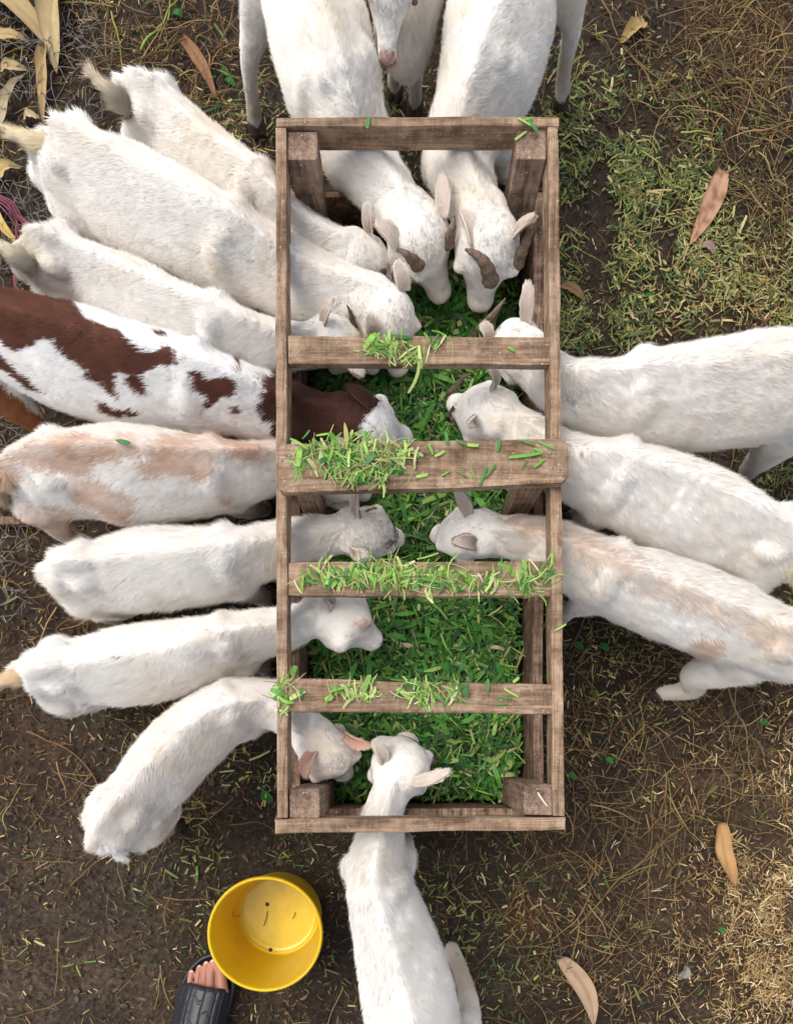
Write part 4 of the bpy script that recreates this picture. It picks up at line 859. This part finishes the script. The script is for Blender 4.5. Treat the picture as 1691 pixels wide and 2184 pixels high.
             (TAN, zl([(-60, 1560), (80, 1560), (160, 1700), (90, 1830), (-60, 1800)]), 7, .8), (TAN, zl([(100, 1850), (420, 1900), (560, 2000), (500, 2140), (300, 2080), (100, 1950)]), 9, .7)]),
 dict(label='shaggy white goat, fourth counting up on the left, with horn stubs on its crown', hs=.94, cream=.65, hair=1.35,
      st=S5([(128, 1224, 40, .35, .06), (160, 1224, 66, .345, .1), (225, 1224, 84), (330, 1210, 95), (440, 1200, 86), (530, 1184, 70, .33, .09), (590, 1166, 58, .33, .062), (645, 1150, 46, .33, .05), (705, 1140, 43, .33, .046), (745, 1136, 42, .33, .046)]),
      poll=(772, 1134, .33), muz=(850, 1148, .205), tail=[(128, 1225, .38), (122, 1245, .35), (132, 1272, .31)],
      ears=[((765, 1098, .345), (762, 1050, .375), .016, (-.7, 0, .8)), ((752, 1172, .335), (786, 1180, .36), .014, (0, -.5, 1))], horns=[([(830, 1158, .325), (827, 1165, .33), (824, 1170, .33)], .010), ([(792, 1085, .335), (778, 1090, .345)], .009)]),
 dict(label='white goat with head turned in profile, one closed eye showing, eating', hs=1.12, cream=.45, hair=1.1,
      st=S5([(72, 1434, 36, .35, .06), (108, 1436, 66, .345, .1), (190, 1428, 88), (300, 1414, 95), (400, 1394, 84), (480, 1370, 68), (545, 1352, 58, .33, .08), (600, 1340, 48, .33, .058), (650, 1325, 41, .335, .048), (680, 1316, 38, .34, .044)]),
      patch=[((.22, .10, .09), [(800, 1388), (814, 1383), (829, 1378), (829, 1381), (814, 1387), (801, 1391)], .6, .99), ((.25, .12, .11), [(820, 1364), (826, 1366), (826, 1371), (822, 1370)], .6, .99), ((.30, .17, .15), [(755, 1329), (768, 1333), (786, 1329), (785, 1334), (768, 1339), (756, 1335)], .5, .999), ((.62, .40, .36), [(752, 1324), (788, 1322), (790, 1336), (768, 1342), (752, 1338)], 4, .6)],
      eyes=False, poll=(714, 1300, .34), muz=(806, 1370, .285), hup=(.70, .68, .12), tail=[(75, 1432, .38), (40, 1442, .39), (-4, 1458, .38)], tailcol=(.74, .55, .34),
      ears=[((702, 1300, .375), (688, 1276, .39), .016, (1, 0, .4))]),
 dict(label='pinkish white goat with sloping body, lowest on the left side', hs=1.03, cream=.7, base=(.87, .81, .76), earcol=(.80, .62, .50), earin=(.78, .55, .44),
      st=S5([(222, 1782, 42, .35, .06), (248, 1752, 72, .345, .1), (308, 1680, 86), (370, 1608, 84), (432, 1550, 80), (492, 1512, 70), (550, 1500, 60, .33, .08), (598, 1512, 52, .33, .058), (640, 1545, 48, .33, .05), (668, 1572, 45, .33, .047)]),
      poll=(685, 1592, .33), muz=(735, 1652, .205), tail=[(228, 1785, .37), (242, 1800, .36), (254, 1818, .35)], tailcol=(.8, .77, .73),
      ears=[((738, 1568, .335), (794, 1588, .35), .014, (0, -.4, 1)), ((668, 1605, .335), (655, 1660, .35), .015, (-.3, 0, 1))]),
 dict(label='white goat feeding from the bottom end of the trough with ears held out', slim=.88, hsx=1, legz=.23, legcol=(.40, .29, .17), hs=1.14, cream=.3,
      st=S5([(905, 2400, 70, .35, .06), (902, 2340, 110, .35, .11), (892, 2230, 116, .345, .115), (870, 2120, 110, .34, .115), (842, 2010, 96, .34, .11), (816, 1920, 82, .34, .105), (800, 1855, 74, .34, .092), (806, 1800, 56, .335, .064), (816, 1750, 46, .33, .05), (828, 1700, 42, .33, .046), (840, 1665, 42, .33, .046)]),
      poll=(850, 1648, .33), muz=(868, 1578, .20),
      legs={'hl': None, 'hr': ([(950, 2290, .30), (985, 2215, .24), (1000, 2150, .15), (985, 2080, .09), (962, 2022, .03)], np.array([.05, .034, .022, .0165, .018])), 'fl': None, 'fr': ([(850, 1840, .28), (858, 1815, .2), (864, 1795, .1), (862, 1785, .025)], np.array([.032, .024, .017, .014])),
            'fl': ([(760, 1850, .28), (765, 1860, .2), (768, 1865, .1), (770, 1865, .025)], np.array([.032, .024, .017, .014]))},
      ears=[((818, 1625, .335), (794, 1580, .35), .014, (.3, -.2, 1)), ((885, 1668, .335), (962, 1643, .355), .014, (.1, .3, 1))]),
 dict(label='white goat with grey flecked neck, topmost on the right side of the trough', hs=.95, cream=.35, size=1.1,
      st=S5([(1840, 815, 60, .37, .07), (1800, 815, 100, .365, .11), (1691, 812, 118, .36, .12), (1560, 828, 120, .355, .12), (1450, 842, 112, .355, .118), (1350, 842, 96, .35, .105), (1265, 838, 80, .345, .085), (1205, 822, 66, .335, .058), (1160, 790, 54, .335, .05), (1128, 758, 48, .335, .047)]),
      poll=(1112, 730, .335), muz=(1052, 775, .205), legs={'hl': ([(1680, 900, .26), (1650, 940, .18), (1630, 970, .12), (1605, 992, .06), (1592, 1008, .025)], np.array([.06, .044, .030, .022, .019]))},
      ears=[((1122, 685, .345), (1126, 598, .385), .0155, (-.5, -.4, .8)), ((1042, 722, .34), (1028, 688, .355), .012, (-.2, -.4, 1))],
      horns=[([(1030, 690, .35), (1055, 665, .37), (1078, 636, .38)], .012), ([(1008, 708, .335), (1003, 702, .345)], .009)],
      patch=[((.12, .11, .11), [(1196, 820), (1250, 838), (1262, 872), (1225, 862), (1196, 838)], 14, .55), ((.3, .2, .16), [(1062, 684), (1074, 688), (1066, 700), (1058, 696)], 2, .9)]),
 dict(label='plump white goat with creamy tail, middle one on the right side', hs=.98, cream=.4, size=1.05,
      st=S5([(1690, 1196, 52, .35, .06), (1655, 1172, 84, .345, .105), (1560, 1122, 106, .345, .12), (1450, 1075, 108, .345, .12), (1360, 1038, 98, .345, .115), (1275, 1010, 86, .345, .10), (1215, 990, 72, .34, .07), (1160, 955, 56, .335, .052), (1105, 912, 48, .33, .047), (1070, 892, 45, .33, .046)]),
      poll=(1048, 882, .33), muz=(968, 858, .205), tail=[(1680, 1190, .38), (1692, 1220, .36), (1705, 1250, .34)],
      ears=[((1048, 830, .345), (1042, 786, .37), .014, (.5, 0, .8)), ((1012, 898, .345), (992, 906, .36), .013, (0, -.6, .8))], horns=[([(965, 828, .33), (985, 808, .35), (1004, 796, .37)], .010), ([(966, 872, .335), (966, 866, .35)], .010)]),
 dict(label='white goat with tan streaked back, lowest on the right side', hs=.92, cream=.4, legz=.2, legcol=(.50, .40, .28), earcol=(.7, .56, .48), eartip=(.45, .33, .28),
      st=S5([(1745, 1405, 42, .35, .06), (1705, 1385, 76, .345, .1), (1600, 1342, 98), (1500, 1302, 98), (1400, 1264, 94), (1320, 1234, 88), (1255, 1206, 80, .33, .085), (1195, 1175, 64, .33, .058), (1135, 1150, 52, .33, .05), (1080, 1142, 48, .33, .048), (1030, 1138, 46, .33, .047)]),
      poll=(1008, 1136, .33), muz=(930, 1140, .205),
      legs={'hl': ([(1600, 1395, .26), (1530, 1425, .19), (1478, 1442, .12), (1482, 1466, .075), (1440, 1476, .045), (1410, 1478, .022)], np.array([.056, .040, .027, .023, .0175, .017]))},
      ears=[((998, 1095, .345), (970, 1040, .37), .014, (-.3, -.2, 1)), ((1012, 1162, .345), (962, 1154, .37), .016, (0, -.3, 1))],
      patch=[((.56, .38, .26), zr([(120, 1160), (330, 1190), (500, 1320), (700, 1440), (900, 1520), (1150, 1630), (1400, 1690), (1400, 1860), (1200, 1810), (1000, 1660), (700, 1530), (560, 1510), (400, 1390), (120, 1300)]), 15, .62), ((.5, .33, .24), zr([(720, 1795), (850, 1700), (990, 1760), (920, 1840), (780, 1830)]), 6, .8),
             ((.68, .47, .34), [(1050, 1100), (1175, 1106), (1175, 1150), (1090, 1135)], 7, .7)]),
]
for i, g in enumerate(GO):
    build_goat(g, i)
one_strip('leaf_scrap', 'green leaf scrap resting on the tan patched back of a goat', 'leaf piece', 264, 943, .478, -10, .022, .008, (.05, .2, .04), taper=.6)

# ------------------------------------------------------------------ bucket
M_yel, n_, l_, b_ = mat('yellow_plastic'); b_.inputs['Roughness'].default_value = .38; b_.inputs['Specular IOR Level'].default_value = .45
tcn = N(n_, 'ShaderNodeTexCoord'); t1 = N(n_, 'ShaderNodeTexNoise', Scale=9, Detail=6, Roughness=.6); l_.new(tcn.outputs['Object'], t1.inputs['Vector'])
rp_ = ramp(n_, [(.35, (.62, .38, .006)), (.6, (.70, .46, .006)), (.8, (.66, .46, .03))]); l_.new(t1.outputs[0], rp_.inputs[0]); t2 = N(n_, 'ShaderNodeTexNoise', Scale=60, Detail=8, Roughness=.75); l_.new(tcn.outputs['Object'], t2.inputs['Vector']); r2 = ramp(n_, [(.62, (1, 1, 1)), (.74, (.45, .38, .3))]); l_.new(t2.outputs[0], r2.inputs[0])
my = N(n_, 'ShaderNodeMix', data_type='RGBA', blend_type='MULTIPLY'); my.inputs[0].default_value = .8; l_.new(rp_.outputs[0], my.inputs[6]); l_.new(r2.outputs[0], my.inputs[7]); l_.new(my.outputs[2], b_.inputs['Base Color'])
b_.inputs['Subsurface Weight'].default_value = .0
BH = .19; bc = P(598, 1947, 0); bk = empty('bucket', bc, 'yellow round plastic bucket with a puddle of water inside', 'bucket')
def lathe(name, prof, m, parent, seg=72, loc=(0, 0, 0), smooth=True):
    prof = np.array(prof, float); a = np.linspace(0, 2 * np.pi, seg, endpoint=False)
    V = np.stack([np.outer(prof[:, 0], np.cos(a)), np.outer(prof[:, 0], np.sin(a)), np.repeat(prof[:, 1:2], seg, 1)], -1).reshape(-1, 3)
    i = np.arange(len(V)).reshape(len(prof), seg); r = np.roll(i, -1, 1); Q = np.stack([i[:-1], r[:-1], r[1:], i[1:]], -1).reshape(-1, 4)
    return link(name, mesh_np(name, V, Q, m, None, smooth), parent, loc)
lathe('shell', [(.0001, .010), (.070, .010), (.078, .011), (.079, .016), (.083, .016), (.085, .020), (.0865, .030), (.0945, .10), (.1015, .170), (.1022, .181), (.1028, .187), (.1045, .190), (.1075, .190), (.1092, .187), (.1096, .181), (.1090, .176), (.1050, .175), (.1042, .172), (.0975, .10), (.0895, .012), (.088, .002), (.084, .0), (.0001, .0)][::-1], M_yel, bk)
M_wat, n_, l_, b_ = mat('water'); b_.inputs['Base Color'].default_value = (.9, .85, .6, 1); b_.inputs['Roughness'].default_value = .02; b_.inputs['Transmission Weight'].default_value = 1; b_.inputs['IOR'].default_value = 1.33
M_base = simple('cloudy_reflection_base', (.66, .47, .018), .22, .6, var=.10)  # paler floor: cloudy water and its sky reflection put into the colour
lathe('base', [(.0001, .0135), (.070, .0135), (.0765, .0142), (.0785, .0165)], M_base, bk)
lathe('water', [(.0001, .0175), (.0790, .0175), (.0828, .0178)], M_wat, bk)
M_blk = simple('grime', (.02, .016, .012), .6)
for x, y in ((570, 1929), (577, 2026)):
    q = P(x, y, .0158) - bc; A = Acc(); ball(A, q, (.0042, .0042, .002), 12, 6); V, F = A.get(); link('plug', mesh_np('plug', V, F, M_blk), bk)
for (a, b, lb) in (((570, 1945), (563, 1975), 'dark stick fragment floating in the middle of the bucket'), ((493, 1955), (512, 1953), 'short brown twig against the inside wall of the bucket'), ((497, 1952), (497, 1940), 'tiny twig end leaning on the inside wall of the bucket'), ((630, 1946), (624, 1960), 'crumbly dark speck floating on the bucket water')):
    A = Acc(); z_ = .019 if a[0] > 520 else .055; K = catmull(np.array([P(*a, z_), (P(*a, z_) + P(*b, z_)) / 2 + [.001, .0, 0], P(*b, z_)]), 3); limb(A, K, np.full(len(K), .0008), 6, 1); V, F = A.get()
    tag(link('twig', mesh_np('twig', V - K[0], F, M_blk), None, K[0]), lb, 'twig')

# ------------------------------------------------------------------ foot in a slide sandal
def zf(x, y, z): return P(311 + x * .2761, 1790 + y * .2761, z)
pe = empty('person', zf(440, 1500, 0), 'foot of a person in a black slide sandal standing beside the yellow bucket', 'person')
pb = np.array(pe.location)
A = Acc()
toes = [((590, 1180, .052), (585, 1060, .050), (562, 935, .045), .0125), ((500, 1170, .052), (505, 1060, .054), (522, 955, .043), .0092), ((455, 1170, .050), (455, 1070, .053), (472, 968, .042), .0088), ((410, 1170, .048), (402, 1080, .051), (420, 995, .041), .0084), ((360, 1170, .046), (345, 1100, .047), (358, 1032, .040), .0080)]
for a, m_, b, r in toes: limb(A, np.array([zf(*a), zf(*m_), zf(*b)]), [r * 1.15, r * .86, r * .98], 12, 5)
for (a, b, ra, rb_) in (((350, 1200, .043), (310, 1500, .046), .011, .014), ((420, 1200, .045), (370, 1500, .052), .012, .018), ((500, 1200, .046), (430, 1500, .056), .012, .020), ((575, 1200, .045), (480, 1500, .052), .013, .018)):
    limb(A, np.array([zf(*a), (zf(*a) + zf(*b)) / 2, zf(*b)]), [ra, (ra + rb_) / 2, rb_], 12, 5)
limb(A, np.array([zf(395, 1480, .056), zf(360, 1650, .070), zf(320, 1850, .10), zf(320, 1900, .17), zf(330, 2150, .30)]), [.022, .026, .036, .036, .045], 16, 5)
limb(A, np.array([zf(350, 1700, .05), zf(320, 1850, .05), zf(300, 1980, .052)]), [.030, .030, .028], 14, 4)
V, Nn, T = voxel(A, .0017, 3)
skin = np.tile([.36, .165, .11], (len(V), 1)) * (.85 + .3 * fbm(V, .012, 4)[:, None]); red = np.clip(vnoise(V, .02, 8) - .4, 0, 1)[:, None]; skin = skin * (1 - red * .35) + np.array([.5, .16, .12]) * red * .35
for a, m_, b, r in toes:
    q = zf(*b); w_ = np.clip(1.2 - np.linalg.norm(V - q, axis=1) / .014, 0, 1)[:, None] * .5; skin = skin * (1 - w_) + np.array([.47, .19, .14]) * w_
M_person = attr_mat('skin', .5, spec=.4)
M_person.node_tree.nodes['Principled BSDF'].inputs['Subsurface Weight'].default_value = .0
link('body', mesh_np('foot', V - pb, [T], M_person, {'col': rgba(skin)}), pe)
M_nail = simple('toenail', (.62, .42, .34), .35, .5)
for a, m_, b, r in toes:
    q = zf(*b); dd = unit(zf(*b) - zf(*m_)); A = Acc(); ball(A, q + dd * r * .30 + [0, 0, r * .66] - pb, (r * .62, r * .72, r * .28), 12, 6); V, F = A.get(); link('toenail', mesh_np('toenail', V, F, M_nail), pe)
M_rub = simple('black_rubber', (.020, .022, .028), .42, .5, bump=300)
# sole outline
sole = [(520, 872), (430, 905), (345, 985), (290, 1080), (255, 1200), (215, 1400), (170, 1600), (125, 1850), (150, 2020), (260, 2100), (400, 2080), (490, 1960), (540, 1750), (585, 1550), (640, 1350), (680, 1200), (692, 1100), (670, 1000), (620, 910), (570, 878)]
sp = np.array([zf(x, y, .03)[:2] for x, y in sole]); spc = catmull(np.vstack([sp, sp[:1]]), 4)[:-1]; cc = spc.mean(0)
def outline_loft(rings):   # rings (scale inset m, z)
    V = []; nrm2 = unit(np.roll(spc, -1, 0) - np.roll(spc, 1, 0)); nn = np.stack([nrm2[:, 1], -nrm2[:, 0]], 1)
    if ((spc + nn * .01 - cc) ** 2).sum() > ((spc - cc) ** 2).sum(): nn = -nn
    for ins, z in rings: q = spc + nn * ins; V.append(np.column_stack([q, np.full(len(q), z)]))
    k = len(spc); V = np.concatenate(V); i = np.arange(len(V)).reshape(len(rings), k); r = np.roll(i, -1, 1)
    Q = np.stack([i[:-1], r[:-1], r[1:], i[1:]], -1).reshape(-1, 4); c0 = len(V); V = np.vstack([V, [*cc, rings[0][1]], [*cc, rings[-1][1]]])
    T = np.vstack([np.stack([np.full(k, c0), r[0], i[0]], 1), np.stack([np.full(k, c0 + 1), i[-1], r[-1]], 1)]); return V, [Q, T]
V, F = outline_loft([(.006, .0), (.001, .004), (0, .016), (.0, .030), (.002, .038), (.005, .039), (.009, .036), (.011, .031), (.018, .029), (.03, .029)])
so = link('sandal', mesh_np('sandal', V - pb, F, M_rub), pe)
# strap: arch of raised pads over the foot
def strap_pt(u, v):      # u across -1..1, v along 0..1 (front to back)
    yl, yr = 1095 + v * 620, 1165 + v * 570; xl, xr = 280 - v * 160, 680 - v * 130
    x = xl + (xr - xl) * (u + 1) / 2; y = yl + (yr - yl) * (u + 1) / 2 + 18 * (1 - u * u)
    return x, y, .030 + (.048 + .034 * v) * (1 - abs(u) ** 3)
nu, nv = 90, 60; Vt, Vb = [], []
cu = np.array([-1.2, -.82, -.60, -.44, -.02, .42, .62, .82, 1.2]); 
for iv in range(nv + 1):
    for iu in range(nu + 1):
        u = iu / nu * 2 - 1; v = iv / nv; x, y, z = strap_pt(u, v)
        col_i = np.searchsorted(cu, u + .03 * math.sin(v * 5)); rows = 3.2 if col_i in (4, 5) else 5.0
        ph = (v * rows + (col_i * .37) + .12 * math.sin(u * 9)) % 1.0
        du = np.abs(cu - (u + .03 * math.sin(v * 5))).min() / .045; dv = min(ph, 1 - ph) / .09
        bump = .0034 * min(1, du) ** .6 * min(1, dv) ** .6
        edge = min(1, min(v, 1 - v) / .04)
        q = zf(x, y, z); q[2] += bump * edge - .003 * (1 - edge); Vt.append(q); q2 = q.copy(); q2[2] = max(z - .006, .031); Vb.append(q2)
V = np.array(Vt + Vb); i = np.arange(len(Vt)).reshape(nv + 1, nu + 1); off = len(Vt)
Q = np.stack([i[:-1, :-1], i[1:, :-1], i[1:, 1:], i[:-1, 1:]], -1).reshape(-1, 4); edge = np.concatenate([i[0, :], i[1:, -1], i[-1, :-1][::-1], i[1:-1, 0][::-1]]); e2 = np.roll(edge, -1)
link('strap', mesh_np('strap', V - pb - np.zeros(3), [Q, Q[:, ::-1] + off, np.stack([edge, e2, e2 + off, edge + off], 1)], M_rub), so)

# ------------------------------------------------------------------ netting, cord, stick at the left edge
def net(label, x0_, y0_, x1_, y1_, cell, seed, dens_=.85):
    r_ = np.random.default_rng(seed); segs = []
    nx_, ny_ = int((x1_ - x0_) / cell), int((y1_ - y0_) / (cell * .86))
    def nd(i, j):
        x = x0_ + (i + .5 * (j % 2)) * cell; y = y0_ + j * cell * .86
        q = P(x, y, .012); p_ = q[None]
        q = q + np.array([(fbm(p_, .09, seed) - .5)[0] * .13, (fbm(p_, .09, seed + 7) - .5)[0] * .13, fbm(p_, .05, seed + 3)[0] * .02 - .004]); return q
    A = Acc()
    for j in range(ny_):
        for i in range(nx_):
            for (di, dj) in ((1, 0), (0, 1), (-1 if j % 2 == 0 else 1, 1)):
                if r_.random() > dens_ * .8: continue
                a, b = nd(i, j), nd(i + di, j + dj); m_ = (a + b) / 2 + r_.normal(0, .004, 3); m_[2] = abs(m_[2]) + .002
                K = catmull(np.array([a, m_, b]), 2); limb(A, K, np.full(len(K), .0008), 4, 1)
    V, F = A.get(); base = V.mean(0); base[2] = 0
    m = simple('grey_wire', (.15, .14, .135), .5, .5, var=.4)
    return tag(link('wire_netting', mesh_np('wire_netting', V - base, F, m), None, base), label, 'netting')
net('crumpled grey wire netting lying over dry leaves in the upper left corner', -60, -40, 235, 270, 26, 5)
net('tangled grey netting between the tails of the left goats', -60, 330, 170, 620, 22, 6)
net('grey netting strands on the mud at the left edge below the brown goat', -60, 900, 55, 1350, 26, 9)
M_cord = simple('purple_cord', (.22, .07, .10), .8, .2, bump=400, var=.4)
A = Acc()
for k in range(5):
    K = catmull(np.array([P(-40, 395 + k * 6, .02), P(10, 420 + k * 7, .03 + .006 * k), P(45, 455 + k * 5, .03), P(88, 505 + k * 3, .02)]), 6); K[:, :2] += .003 * np.stack([np.sin(np.arange(len(K)) * .8 + k), np.cos(np.arange(len(K)) * .8 + k)], 1); limb(A, K, np.full(len(K), .0016), 6, 1)
for k in range(3):
    K = catmull(np.array([P(12 + k * 6, 430, .03), P(28 + k * 5, 470, .025), P(36 + k * 3, 510, .02), P(32, 600, .012), P(45, 625, .01)]), 6); K[:, :2] += .002 * np.stack([np.sin(np.arange(len(K)) * .9 + k * 2), np.cos(np.arange(len(K)) * .9 + k * 2)], 1); limb(A, K, np.full(len(K), .0016), 6, 1)
V, F = A.get(); base = P(10, 450, 0); tag(link('cord', mesh_np('cord', V - base, F, M_cord), None, base), 'frayed purple cord at the left edge beside the short tailed goat', 'cord')
o = prism([(-60, 1101), (-60, 1121), (88, 1117), (90, 1100)], .024, .002, m=M_box, name='wooden_stick', seed=60); tag(o, 'dark flat wooden stick on the mud at the left edge', 'stick')
tri = sum(len(m.loops) - 2 * len(m.polygons) for m in bpy.data.meshes)
print('triangles', tri, 'script s', round(time.time() - T0, 1))
